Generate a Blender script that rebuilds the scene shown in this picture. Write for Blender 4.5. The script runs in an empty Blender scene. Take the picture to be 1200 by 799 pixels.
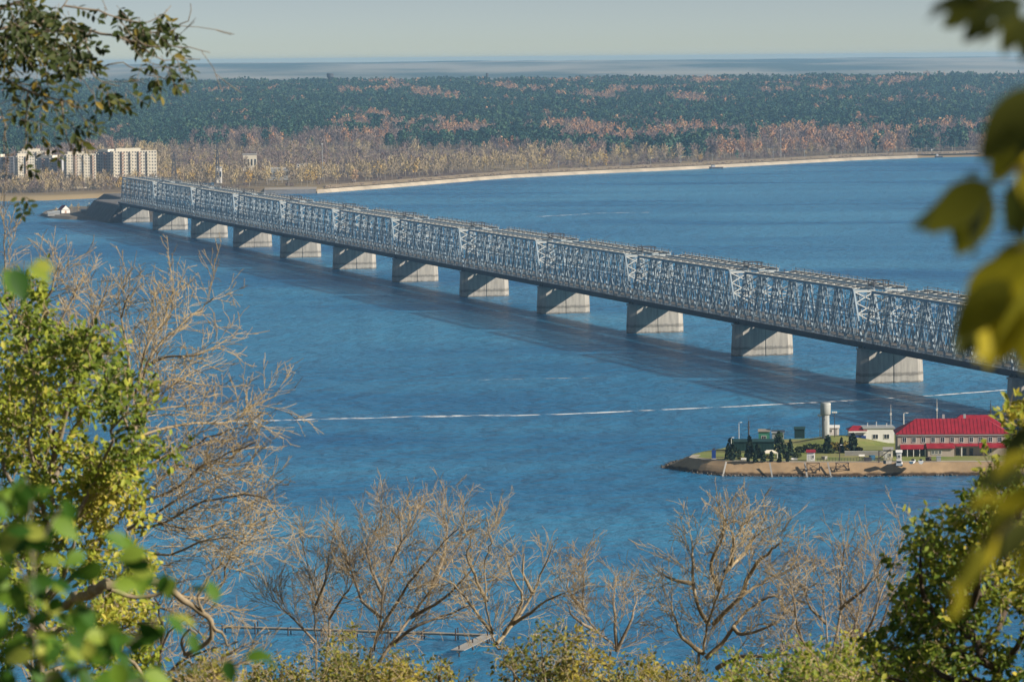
import bpy, math, random
import numpy as np
from mathutils import Vector, Matrix, noise as mnoise
R = math.radians
random.seed(7)
RNG = np.random.default_rng(11)
S = bpy.context.scene
COL = S.collection

# ------------------------------------------------------------------ camera, sky, sun, exposure
H = 135.0
FPX, PITCH, ROLL = 4646.4, 0.071225, 0.0087
cam_d = bpy.data.cameras.new('camera')
cam_d.sensor_width = 36.0
cam_d.sensor_fit = 'HORIZONTAL'
cam_d.lens = FPX / 1200 * 36
cam_d.clip_start, cam_d.clip_end = 0.5, 60000
cam_d.dof.use_dof = True
cam_d.dof.focus_distance = 1500
cam_d.dof.aperture_fstop = 8.0
cam = bpy.data.objects.new('camera', cam_d)
COL.objects.link(cam)
CM = Matrix.Translation((0, 0, H)) @ Matrix.Rotation(math.pi/2 - PITCH, 4, 'X') @ Matrix.Rotation(-ROLL, 4, 'Z')
cam.matrix_world = CM
S.camera = cam
CR = np.array(CM.to_3x3())

SUN_AZ = (0.935, -0.355)         # horizontal direction towards the sun
SUN_EL = 26.0
world = bpy.data.worlds.new('World')
S.world = world
world.use_nodes = True
wn, wl = world.node_tree.nodes, world.node_tree.links
bg = wn['Background']
sky = wn.new('ShaderNodeTexSky')
sky.sky_type = 'NISHITA'
sky.sun_disc = False
sky.sun_elevation = R(SUN_EL)
sky.sun_rotation = math.atan2(SUN_AZ[0], SUN_AZ[1])
sky.altitude = 150
sky.air_density, sky.dust_density, sky.ozone_density = 1.0, 1.2, 1.5
# the horizon dips below eye level from this height: carry the sky on below it
tc = wn.new('ShaderNodeTexCoord')
vm = wn.new('ShaderNodeVectorMath'); vm.operation = 'MULTIPLY_ADD'; vm.inputs[1].default_value = (1, 1, 6.0); vm.inputs[2].default_value = (0, 0, 0.055)
vx = wn.new('ShaderNodeVectorMath'); vx.operation = 'MAXIMUM'; vx.inputs[1].default_value = (-9, -9, 0.03)
wl.new(tc.outputs['Generated'], vm.inputs[0]); wl.new(vm.outputs[0], vx.inputs[0]); wl.new(vx.outputs[0], sky.inputs[0])
hs = wn.new('ShaderNodeHueSaturation'); hs.inputs['Saturation'].default_value = 0.62
wl.new(sky.outputs[0], hs.inputs['Color'])
wb = wn.new('ShaderNodeMix'); wb.data_type = 'RGBA'; wb.blend_type = 'MULTIPLY'; wb.inputs[0].default_value = 1.0; wb.inputs[7].default_value = (1.0, 0.98, 0.90, 1)   # white balance
wl.new(hs.outputs[0], wb.inputs[6]); wl.new(wb.outputs[2], bg.inputs['Color'])
bg.inputs['Strength'].default_value = 0.082

sun_d = bpy.data.lights.new('sun', 'SUN')
sun_d.energy = 5.0
sun_d.angle = R(0.55)
sun_d.color = (1.0, 0.90, 0.76)
sun = bpy.data.objects.new('sun', sun_d)
COL.objects.link(sun)
ce = math.cos(R(SUN_EL))
to_sun = Vector((SUN_AZ[0]*ce, SUN_AZ[1]*ce, math.sin(R(SUN_EL))))
sun.rotation_euler = to_sun.to_track_quat('Z', 'Y').to_euler()

vs = S.view_settings
vs.view_transform = 'Standard'; vs.look = 'None'; vs.gamma = 1.0; vs.exposure = 0.55
vs.use_curve_mapping = False
S.cycles.use_denoising = True
S.cycles.denoiser = 'OPENIMAGEDENOISE'
S.cycles.denoising_input_passes = 'RGB_ALBEDO_NORMAL'
S.cycles.denoising_prefilter = 'ACCURATE'
S.cycles.max_bounces = 5
S.cycles.diffuse_bounces = 2
S.cycles.glossy_bounces = 2
S.cycles.transmission_bounces = 3
S.cycles.volume_bounces = 1
S.cycles.transparent_max_bounces = 4
S.cycles.caustics_reflective = False
S.cycles.caustics_refractive = False

# ------------------------------------------------------------------ pixel <-> world helpers (to place things)
def ray(px, py):
    v = CR @ np.array([(px - 600)/FPX, (399.5 - py)/FPX, -1.0])
    return v
def at(px, py, z=None, D=None):
    v = ray(px, py)
    k = (z - H)/v[2] if z is not None else D/v[1]
    return Vector((v[0]*k, v[1]*k, H + v[2]*k))
def proj(P):
    P = np.asarray(P, float)
    q = (P - np.array([0, 0, H])) @ CR
    d = -q[..., 2]
    return 600 + FPX*q[..., 0]/d, 399.5 - FPX*q[..., 1]/d

# ------------------------------------------------------------------ materials
def mat(name, col, rough=0.8, var=0.0, scale=1.0, col2=None, spec=0.3, metal=0.0, bump=0.0, bscale=None, rand=0.0, detail=6):
    m = bpy.data.materials.new(name); m.use_nodes = True
    n, l = m.node_tree.nodes, m.node_tree.links
    b = n['Principled BSDF']
    b.inputs['Roughness'].default_value = rough
    b.inputs['Specular IOR Level'].default_value = spec
    b.inputs['Metallic'].default_value = metal
    b.inputs['Base Color'].default_value = (*col, 1)
    out = None
    if var or col2:
        c2 = col2 or tuple(max(0, c*(1-var)) for c in col)
        t = n.new('ShaderNodeTexCoord'); z = n.new('ShaderNodeTexNoise')
        z.inputs['Scale'].default_value = scale; z.inputs['Detail'].default_value = detail
        z.inputs['Roughness'].default_value = 0.65
        l.new(t.outputs['Object'], z.inputs['Vector'])
        rp = n.new('ShaderNodeValToRGB')
        rp.color_ramp.elements[0].position, rp.color_ramp.elements[1].position = 0.32, 0.68
        rp.color_ramp.elements[0].color = (*c2, 1); rp.color_ramp.elements[1].color = (*col, 1)
        l.new(z.outputs['Fac'], rp.inputs['Fac']); out = rp.outputs['Color']
    if rand:
        oi = n.new('ShaderNodeObjectInfo'); h = n.new('ShaderNodeHueSaturation')
        mr = n.new('ShaderNodeMapRange'); mr.inputs['To Min'].default_value = 1-rand; mr.inputs['To Max'].default_value = 1+rand
        l.new(oi.outputs['Random'], mr.inputs['Value']); l.new(mr.outputs[0], h.inputs['Value'])
        if out: l.new(out, h.inputs['Color'])
        else: h.inputs['Color'].default_value = (*col, 1)
        out = h.outputs['Color']
    if out: l.new(out, b.inputs['Base Color'])
    if bump:
        t = n.new('ShaderNodeTexCoord'); z = n.new('ShaderNodeTexNoise')
        z.inputs['Scale'].default_value = bscale or scale*3; z.inputs['Detail'].default_value = 5
        bp = n.new('ShaderNodeBump'); bp.inputs['Strength'].default_value = bump
        l.new(t.outputs['Object'], z.inputs['Vector']); l.new(z.outputs['Fac'], bp.inputs['Height']); l.new(bp.outputs[0], b.inputs['Normal'])
    return m

def leaf_mat(name, stops, trans=0.35, use_attr=True, rough=0.55):
    """stops: list of (pos, colour) along a per-leaf random value"""
    m = bpy.data.materials.new(name); m.use_nodes = True
    n, l = m.node_tree.nodes, m.node_tree.links
    b = n['Principled BSDF']; b.inputs['Roughness'].default_value = rough; b.inputs['Specular IOR Level'].default_value = 0.25
    if use_attr:
        a = n.new('ShaderNodeAttribute'); a.attribute_name = 'v'; src = a.outputs['Fac']
    else:
        a = n.new('ShaderNodeObjectInfo'); src = a.outputs['Random']
    rp = n.new('ShaderNodeValToRGB'); e = rp.color_ramp.elements
    while len(e) < len(stops): e.new(0.5)
    for i, (p, c) in enumerate(stops):
        e[i].position = p; e[i].color = (*c, 1)
    l.new(src, rp.inputs['Fac']); l.new(rp.outputs[0], b.inputs['Base Color'])
    if trans:
        tr = n.new('ShaderNodeBsdfTranslucent'); mx = n.new('ShaderNodeMixShader'); mx.inputs[0].default_value = trans
        l.new(rp.outputs[0], tr.inputs['Color'])
        l.new(b.outputs[0], mx.inputs[1]); l.new(tr.outputs[0], mx.inputs[2]); l.new(mx.outputs[0], n['Material Output'].inputs['Surface'])
    return m

M = {}
M['steel'] = mat('painted_steel', (0.27, 0.345, 0.405), 0.5, 0.25, 0.25, spec=0.4, rand=0.18)
M['steel_top'] = mat('weathered_steel', (0.50, 0.49, 0.45), 0.6, 0.35, 0.3)
M['steel_dark'] = mat('dark_steel', (0.075, 0.075, 0.085), 0.7, 0.3, 0.4)
M['deck'] = mat('deck_concrete', (0.20, 0.19, 0.18), 0.9, 0.3, 0.2)
M['roof_red'] = mat('red_metal_roof', (0.36, 0.014, 0.032), 0.55, 0.4, 0.5, spec=0.4)
M['wall_cream'] = mat('cream_plaster', (0.48, 0.40, 0.34), 0.9, 0.12, 0.6)
M['white'] = mat('white_paint', (0.78, 0.77, 0.74), 0.6, 0.08, 0.8)
M['trim'] = mat('pale_trim', (0.6, 0.6, 0.58), 0.7)
M['glass'] = mat('window_glass', (0.02, 0.03, 0.045), 0.1, spec=0.6)
M['far_glass'] = mat('far_window_glass', (0.13, 0.135, 0.14), 0.3, spec=0.5)
M['green_dark'] = mat('dark_green_sheet', (0.012, 0.05, 0.05), 0.6, 0.2, 0.5)
M['green_kiosk'] = mat('green_paint', (0.05, 0.22, 0.15), 0.6)
M['blue'] = mat('blue_paint', (0.015, 0.05, 0.22), 0.5)
M['bluebox'] = mat('blue_sheet', (0.03, 0.12, 0.22), 0.5)
M['grey'] = mat('grey_paint', (0.35, 0.37, 0.38), 0.6, 0.15, 0.5)
M['tower'] = mat('tower_concrete', (0.40, 0.42, 0.41), 0.85, 0.3, 0.4)
M['concrete'] = mat('concrete', (0.36, 0.35, 0.33), 0.9, 0.25, 0.3)
M['rust'] = mat('rusty_iron', (0.07, 0.05, 0.045), 0.8, 0.3, 1.0)
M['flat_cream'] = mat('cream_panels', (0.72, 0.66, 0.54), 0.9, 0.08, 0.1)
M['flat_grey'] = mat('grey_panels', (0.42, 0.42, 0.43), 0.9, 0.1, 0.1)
M['flat_band'] = mat('balcony_band', (0.50, 0.33, 0.24), 0.9, 0.2, 0.2)
M['wood_old'] = mat('weathered_planks', (0.30, 0.27, 0.23), 0.9, 0.35, 0.8)
M['asphalt'] = mat('asphalt', (0.16, 0.15, 0.145), 0.9, 0.2, 0.2)
M['car_white'] = mat('white_car_paint', (0.7, 0.7, 0.7), 0.3, spec=0.5)
M['tyre'] = mat('tyre_rubber', (0.02, 0.02, 0.02), 0.9)
M['bark_pale'] = mat('pale_bark', (0.36, 0.29, 0.19), 0.9, 0.45, 6.0, bump=0.3)
M['bark_grey'] = mat('grey_bark', (0.32, 0.265, 0.20), 0.9, 0.5, 6.0, bump=0.3)
M['bark_dark'] = mat('dark_bark', (0.10, 0.075, 0.055), 0.9, 0.5, 6.0, bump=0.4)
M['twig_pale'] = mat('pale_twigs', (0.50, 0.39, 0.225), 0.9, 0.35, 2.0)
M['twig_red'] = mat('reddish_twigs', (0.44, 0.345, 0.215), 0.9, 0.35, 2.0)
M['far_trunk'] = mat('far_trunk', (0.26, 0.23, 0.19), 0.95)
Yl, Gn = (0.22, 0.19, 0.03), (0.055, 0.085, 0.018)
M['leaf_left'] = leaf_mat('yellow_green_leaves', [(0, (0.07, 0.115, 0.018)), (0.35, (0.20, 0.27, 0.032)), (0.75, (0.38, 0.42, 0.05)), (1, (0.56, 0.48, 0.09))])
M['leaf_right'] = leaf_mat('green_leaves', [(0, (0.06, 0.12, 0.018)), (0.35, (0.19, 0.27, 0.035)), (0.7, (0.38, 0.40, 0.055)), (1, (0.58, 0.48, 0.07))], trans=0.48)
M['leaf_shrub'] = leaf_mat('shrub_leaves', [(0, (0.06, 0.085, 0.018)), (0.5, (0.18, 0.19, 0.032)), (1, (0.42, 0.34, 0.055))])
M['leaf_top'] = leaf_mat('dark_leaflets', [(0, (0.028, 0.045, 0.014)), (0.6, (0.055, 0.08, 0.02)), (0.85, (0.14, 0.14, 0.028)), (1, (0.30, 0.22, 0.04))], use_attr=False)
M['leaf_blur'] = leaf_mat('fresh_leaves', [(0, (0.02, 0.075, 0.010)), (0.45, (0.06, 0.16, 0.015)), (0.8, (0.18, 0.30, 0.03)), (1, (0.38, 0.40, 0.07))], use_attr=False)
M['leaf_maple'] = leaf_mat('yellowing_leaves', [(0, (0.13, 0.14, 0.016)), (0.45, (0.27, 0.26, 0.02)), (0.75, (0.44, 0.38, 0.025)), (1, (0.60, 0.50, 0.035))], use_attr=False, trans=0.5)
M['leaf_maple_dark'] = leaf_mat('dark_large_leaves', [(0, (0.04, 0.055, 0.012)), (1, (0.11, 0.12, 0.02))], use_attr=False, trans=0.4)
M['leaf_dry'] = mat('dry_leaf', (0.25, 0.11, 0.05), 0.8)
M['thuja'] = mat('conifer_green', (0.018, 0.04, 0.016), 0.9, 0.4, 3.0, rand=0.3)
M['bush'] = mat('bush_green', (0.06, 0.085, 0.02), 0.9, 0.5, 2.0)
M['bush_y'] = mat('bush_yellow', (0.24, 0.19, 0.04), 0.9, 0.5, 2.0)
def rnd_ramp(name, stops): return leaf_mat(name, stops, trans=0, use_attr=False, rough=0.95)
M['pine'] = rnd_ramp('pine_needles', [(0, (0.012, 0.045, 0.036)), (0.5, (0.028, 0.080, 0.055)), (1, (0.075, 0.135, 0.070))])
M['orange'] = rnd_ramp('autumn_crowns', [(0, (0.34, 0.19, 0.11)), (0.5, (0.46, 0.24, 0.12)), (1, (0.48, 0.31, 0.17))])
M['lilac'] = rnd_ramp('bare_crowns', [(0, (0.15, 0.105, 0.10)), (0.5, (0.21, 0.15, 0.13)), (1, (0.29, 0.22, 0.17))])
M['khaki'] = rnd_ramp('pale_bare_crowns', [(0, (0.27, 0.21, 0.14)), (0.6, (0.40, 0.32, 0.20)), (1, (0.48, 0.37, 0.16))])
M['gold'] = rnd_ramp('golden_crowns', [(0, (0.36, 0.25, 0.08)), (1, (0.44, 0.28, 0.07))])

# ------------------------------------------------------------------ object helpers
def link(name, data, parent=None, m=None):
    o = bpy.data.objects.new(name, data); COL.objects.link(o)
    if parent is not None: o.parent = parent
    if m is not None and data is not None and not data.materials: data.materials.append(m)
    return o
def tag(o, label=None, cat=None, group=None, kind=None):
    if label: o['label'] = label
    if cat: o['category'] = cat
    if group: o['group'] = group
    if kind: o['kind'] = kind
    return o
def thing(name, label, cat, loc=(0, 0, 0), rz=0.0, group=None):
    o = link(name, None); o.location = loc; o.rotation_euler = (0, 0, rz); o.empty_display_size = 0.5
    return tag(o, label, cat, group)
def copy_tree(o, parent=None):
    c = o.copy(); COL.objects.link(c); c.parent = parent
    for ch in list(o.children): copy_tree(ch, c)
    return c

class MB:
    """collects polygons, then one mesh"""
    def __init__(s): s.v = []; s.f = []
    def add(s, vs_, fs_):
        k = len(s.v); s.v += [tuple(p) for p in vs_]; s.f += [tuple(i+k for i in f) for f in fs_]; return s
    def box(s, x0, x1, y0, y1, z0, z1):
        return s.add([(x0,y0,z0),(x1,y0,z0),(x1,y1,z0),(x0,y1,z0),(x0,y0,z1),(x1,y0,z1),(x1,y1,z1),(x0,y1,z1)],
                     [(0,3,2,1),(4,5,6,7),(0,1,5,4),(1,2,6,5),(2,3,7,6),(3,0,4,7)])
    def bar(s, a, b, w, h=None):
        a, b = Vector(a), Vector(b); d = (b-a)
        if d.length < 1e-6: return s
        d.normalize(); h = h or w
        up = Vector((0, 1, 0)) if abs(d.y) < 0.9 else Vector((0, 0, 1))
        u = d.cross(up).normalized()*w*0.5; v = u.cross(d).normalized()*h*0.5
        q = [a-u-v, a+u-v, a+u+v, a-u+v, b-u-v, b+u-v, b+u+v, b-u+v]
        return s.add(q, [(0,3,2,1),(4,5,6,7),(0,1,5,4),(1,2,6,5),(2,3,7,6),(3,0,4,7)])
    def lathe(s, prof, n=16, cx=0, cy=0):
        vs_ = [(cx+r*math.cos(2*math.pi*i/n), cy+r*math.sin(2*math.pi*i/n), z) for r, z in prof for i in range(n)]
        fs_ = [(j*n+i, j*n+(i+1) % n, (j+1)*n+(i+1) % n, (j+1)*n+i) for j in range(len(prof)-1) for i in range(n)]
        fs_ += [tuple(range(n))[::-1], tuple(range((len(prof)-1)*n, len(prof)*n))]
        return s.add(vs_, fs_)
    def prism(s, poly, z0, z1):
        n = len(poly)
        return s.add([(x, y, z0) for x, y in poly]+[(x, y, z1) for x, y in poly],
                     [tuple(range(n))[::-1], tuple(range(n, 2*n))]+[(i, (i+1) % n, n+(i+1) % n, n+i) for i in range(n)])
    def build(s, name, m, parent=None, smooth=False):
        me = bpy.data.meshes.new(name); me.from_pydata(s.v, [], s.f); me.update()
        if smooth: me.polygons.foreach_set('use_smooth', [True]*len(me.polygons))
        return link(name, me, parent, M[m] if isinstance(m, str) else m)

def np_mesh(name, V, F, fattr=None, smooth=False):
    """V (n,3) float, F (m,k) int of equal polygon size"""
    me = bpy.data.meshes.new(name)
    V = np.ascontiguousarray(V, np.float32); F = np.ascontiguousarray(F, np.int32)
    m_, k = F.shape
    me.vertices.add(len(V)); me.vertices.foreach_set('co', V.ravel())
    me.loops.add(m_*k); me.loops.foreach_set('vertex_index', F.ravel())
    me.polygons.add(m_); me.polygons.foreach_set('loop_start', np.arange(0, m_*k, k, dtype=np.int32))
    me.update(calc_edges=True)
    if fattr is not None:
        a = me.attributes.new('v', 'FLOAT', 'FACE'); a.data.foreach_set('value', np.ascontiguousarray(fattr, np.float32))
    if smooth: me.polygons.foreach_set('use_smooth', np.ones(m_, dtype=bool))
    me.validate()
    return me

def fbm(x, y, s, o=4):
    return mnoise.fractal(Vector((x*s, y*s, 3.1)), 1.0, 2.0, o)
def sstep(a, b, x):
    t = min(1, max(0, (x-a)/(b-a))); return t*t*(3-2*t)

# ------------------------------------------------------------------ water
def water_mat():
    m = bpy.data.materials.new('river_water'); m.use_nodes = True
    n, l = m.node_tree.nodes, m.node_tree.links
    b = n['Principled BSDF']
    t = n.new('ShaderNodeTexCoord')
    def nz(scale, stretch=(1, 1, 1), detail=3, rot=0.0):
        mp = n.new('ShaderNodeMapping'); mp.inputs['Scale'].default_value = stretch; mp.inputs['Rotation'].default_value = (0, 0, rot)
        z = n.new('ShaderNodeTexNoise'); z.inputs['Scale'].default_value = scale; z.inputs['Detail'].default_value = detail
        l.new(t.outputs['Object'], mp.inputs['Vector']); l.new(mp.outputs[0], z.inputs['Vector']); return z
    w1, w2, w3 = nz(0.28, (1.0, 0.8, 1), 4, 0.25), nz(0.085, (1.0, 0.8, 1), 4, 0.35), nz(0.0035, (0.6, 1.0, 1), 4, 0.3)
    w4 = nz(0.012, (0.4, 1, 1), 4, 0.1)
    a1 = n.new('ShaderNodeMath'); a1.operation = 'MULTIPLY_ADD'; a1.inputs[1].default_value = 2.2
    l.new(w2.outputs['Fac'], a1.inputs[0]); l.new(w1.outputs['Fac'], a1.inputs[2])
    bp = n.new('ShaderNodeBump'); bp.inputs['Strength'].default_value = 0.9; bp.inputs['Distance'].default_value = 2.2
    l.new(a1.outputs[0], bp.inputs['Height']); l.new(bp.outputs[0], b.inputs['Normal'])
    ad = n.new('ShaderNodeMath'); ad.operation = 'MULTIPLY_ADD'; ad.inputs[1].default_value = 0.6
    l.new(w4.outputs['Fac'], ad.inputs[0]); l.new(w3.outputs['Fac'], ad.inputs[2])
    rp = n.new('ShaderNodeValToRGB'); e = rp.color_ramp.elements
    e[0].position, e[1].position = 0.58, 1.02
    e[0].color = (0.004, 0.106, 0.262, 1); e[1].color = (0.036, 0.235, 0.420, 1)
    l.new(ad.outputs[0], rp.inputs['Fac']); l.new(rp.outputs[0], b.inputs['Base Color'])
    mr = n.new('ShaderNodeMapRange'); mr.inputs['From Min'].default_value = 0.6; mr.inputs['From Max'].default_value = 1.0
    mr.inputs['To Min'].default_value = 0.30; mr.inputs['To Max'].default_value = 0.22
    l.new(ad.outputs[0], mr.inputs['Value']); l.new(mr.outputs[0], b.inputs['Roughness'])
    b.inputs['IOR'].default_value = 1.33
    b.inputs['Specular IOR Level'].default_value = 0.36      # glare cut as through a polarising filter
    b.subsurface_method = 'BURLEY'                            # light scatters inside the murky water and softens shadows on it
    b.inputs['Subsurface Weight'].default_value = 0.8
    b.inputs['Subsurface Scale'].default_value = 14.0
    b.inputs['Subsurface Radius'].default_value = (0.5, 0.9, 1.0)
    return m
wm = bpy.data.meshes.new('river')
wm.from_pydata([(-7000, -200, 0), (7000, -200, 0), (7000, 11000, 0), (-7000, 11000, 0)], [], [(0, 1, 2, 3)])
tag(link('river', wm, None, water_mat()), 'broad blue rippled river under the bridge', kind='structure')

# ------------------------------------------------------------------ far bank terrain
SH_PX = [(-400, 240), (0, 236), (60, 235), (140, 231), (230, 229), (310, 227.5), (372, 226.5), (470, 219), (560, 211.5), (600, 208.5), (700, 203.5), (800, 199), (900, 193.5), (1000, 188), (1080, 185), (1150, 183.5), (1250, 180), (1700, 172)]
SH = [at(x, y, z=0.0) for x, y in SH_PX]
SHX = np.array([p.x for p in SH]); SHD = np.array([p.y for p in SH])
def shore(x): return float(np.interp(x, SHX, SHD))
def far_z(x, D):
    e = D - shore(x)
    z = -2.5 + 7.0*sstep(-6, 12, e) + 3.5*sstep(30, 400, e)
    z += 52*sstep(5200, 10300, D) * (0.93 + 0.10*fbm(x, D, 0.0004))
    z += 6*fbm(x, D, 0.0014)*sstep(300, 1500, e)
    if D > 10300:
        z -= 14*sstep(10300, 12500, D); z += 74*sstep(13500, 24500, D)
        z += 8*fbm(x, D*0.6, 0.00022)*sstep(11000, 15000, D)
    return z
rows = [-14, -6, -2, 2, 6, 12, 20, 30, 45, 65, 90, 130, 180, 240, 320, 420, 560, 720, 900] + list(range(1100, 6600, 250)) + list(range(7000, 23000, 800))
NXF = 130
V, F = [], []
for j, e in enumerate(rows):
    f = min(1.0, max(0, (e-900)/9000)); hw = 1700 + 3800*f
    for i in range(NXF+1):
        x = -hw + 2*hw*i/NXF + 150
        D = shore(x)+e + (300 if e > 20000 else 0)
        V.append((x, D, far_z(x, D)))
for j in range(len(rows)-1):
    for i in range(NXF):
        a = j*(NXF+1)+i; F.append((a, a+1, a+NXF+2, a+NXF+1))
def far_mat():
    m = bpy.data.materials.new('far_bank_ground'); m.use_nodes = True
    n, l = m.node_tree.nodes, m.node_tree.links; b = n['Principled BSDF']; b.inputs['Roughness'].default_value = 0.95; b.inputs['Specular IOR Level'].default_value = 0.1
    t = n.new('ShaderNodeTexCoord')
    def nz(scale, st, detail=4):
        mp = n.new('ShaderNodeMapping'); mp.inputs['Scale'].default_value = st
        z = n.new('ShaderNodeTexNoise'); z.inputs['Scale'].default_value = scale; z.inputs['Detail'].default_value = detail
        l.new(t.outputs['Object'], mp.inputs['Vector']); l.new(mp.outputs[0], z.inputs['Vector']); return z
    a = nz(0.004, (1, 1, 1)); c = nz(0.0011, (1, 0.30, 1), 6)
    r1 = n.new('ShaderNodeValToRGB'); r1.color_ramp.elements[0].color = (0.11, 0.075, 0.055, 1); r1.color_ramp.elements[1].color = (0.26, 0.20, 0.11, 1)
    r1.color_ramp.elements[0].position = 0.35; r1.color_ramp.elements[1].position = 0.65
    r2 = n.new('ShaderNodeValToRGB'); r2.color_ramp.elements[0].color = (0.05, 0.075, 0.065, 1); r2.color_ramp.elements[1].color = (0.34, 0.31, 0.25, 1)
    r2.color_ramp.elements[0].position = 0.42; r2.color_ramp.elements[1].position = 0.60
    l.new(a.outputs['Fac'], r1.inputs['Fac']); l.new(c.outputs['Fac'], r2.inputs['Fac'])
    sx = n.new('ShaderNodeSeparateXYZ'); l.new(t.outputs['Object'], sx.inputs[0])
    mr = n.new('ShaderNodeMapRange'); mr.inputs['From Min'].default_value = 10300; mr.inputs['From Max'].default_value = 10800; l.new(sx.outputs['Y'], mr.inputs['Value'])
    mx = n.new('ShaderNodeMix'); mx.data_type = 'RGBA'; l.new(mr.outputs[0], mx.inputs[0]); l.new(r1.outputs[0], mx.inputs[6]); l.new(r2.outputs[0], mx.inputs[7])
    l.new(mx.outputs[2], b.inputs['Base Color']); return m
me = bpy.data.meshes.new('far_bank'); me.from_pydata(V, [], F); me.update()
me.polygons.foreach_set('use_smooth', [True]*len(me.polygons))
tag(link('far_bank', me, None, far_mat()), 'low far bank rising to wooded plain and hazy fields', kind='structure')

# pale concrete slope along the far shore (a sheet just proud of the bank) and the darker quay further left
def strip(name, x0px, x1px, e0, e1, z0, z1, m, label, n=160):
    xs = np.linspace(at(x0px, 205, z=0).x if False else np.interp(x0px, [p[0] for p in SH_PX], SHX), np.interp(x1px, [p[0] for p in SH_PX], SHX), n)
    v, f = [], []
    for k, x in enumerate(xs):
        w = 1+0.45*fbm(x, 0, 0.02)
        v += [(x, shore(x)+e0, z0), (x, shore(x)+e1*w, z1)]
        if k: f.append((2*k-2, 2*k, 2*k+1, 2*k-1))
    me = bpy.data.meshes.new(name); me.from_pydata(v, [], f)
    return tag(link(name, me, None, m), label, kind='structure')
strip('concrete_shore_slope', 372, 1075, -8, 3, -0.3, 3.6, mat('pale_concrete_slope', (0.50, 0.43, 0.33), 0.95, 0.42, 0.03), 'pale concrete slope along the far shore')
strip('sandy_path', 380, 1150, 2.5, 44, 4.3, 6.6, mat('dry_grass_strip', (0.33, 0.25, 0.155), 0.95, 0.35, 0.02), 'tan sandy strip above the far shore slope')
strip('quay', 310, 371, -12, -6, -0.3, 4.2, mat('shaded_quay', (0.14, 0.15, 0.17), 0.9, 0.3, 0.1), 'quay wall with shadow painted into it, left of the pale shore slope', 10)  # the wall's blue-grey shadow is put into its base colour
strip('quay_top', 310, 371, -6.5, 18, 4.22, 5.9, mat('quay_paving', (0.34, 0.30, 0.25), 0.9, 0.2, 0.1), 'pale quay top beyond the far bridge end', 10)

# ------------------------------------------------------------------ near hillside (below the frame for the most part)
def hill_z(x, D):
    z = 133.25 - 0.30*min(max(D-1, 0), 100) - 0.5*max(0, min(D, 300)-100)
    if D > 300: z = 3.3 - 2.6*sstep(300, 560, D)*1.0 - 3.0*sstep(820, 880, D)
    z += 0.5*fbm(x, D, 0.05)*sstep(3, 20, D)
    return z
V, F = [], []
ds = [-60, -20, -5, 0, 4, 8, 14, 20, 28, 36, 46, 56, 68, 80, 92, 104, 120, 140, 165, 190, 220, 250, 280, 300, 330, 400, 500, 600, 700, 760, 820, 850, 870, 885, 900]
for D in ds:
    hw = 60 + 0.5*max(D, 0)
    for i in range(41):
        x = -hw + 2*hw*i/40; V.append((x, D+6*fbm(x, 9, 0.02)*(1 if D > 700 else 0), hill_z(x, D)))
for j in range(len(ds)-1):
    for i in range(40):
        a = j*41+i; F.append((a, a+1, a+42, a+41))
me = bpy.data.meshes.new('hillside'); me.from_pydata(V, [], F); me.update()
tag(link('hillside', me, None, mat('hillside_soil', (0.13, 0.115, 0.05), 0.95, 0.5, 0.4, bump=0.4)), 'steep overgrown hillside below the viewpoint', kind='structure')

# ------------------------------------------------------------------ bridge
TH = 0.27151
BX, BY = -315.96, 3330.4
BA = TH - math.pi/2
SP = 160.0
bridge = thing('railway_bridge', 'long grey steel truss bridge on concrete piers crossing the river', 'bridge', (BX, BY, 0), BA)
def bworld(s, t, z=0.0):
    return Vector((BX + s*math.sin(TH) + t*math.cos(TH), BY - s*math.cos(TH) + t*math.sin(TH), z))
ZB, ZT, ZM = 16.6, 38.0, 27.0
NP = 8; L0, L1 = 1.2, 158.8; PW = (L1-L0)/NP
PL = (-11.6, -2.6, 2.6, 11.6)

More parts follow.
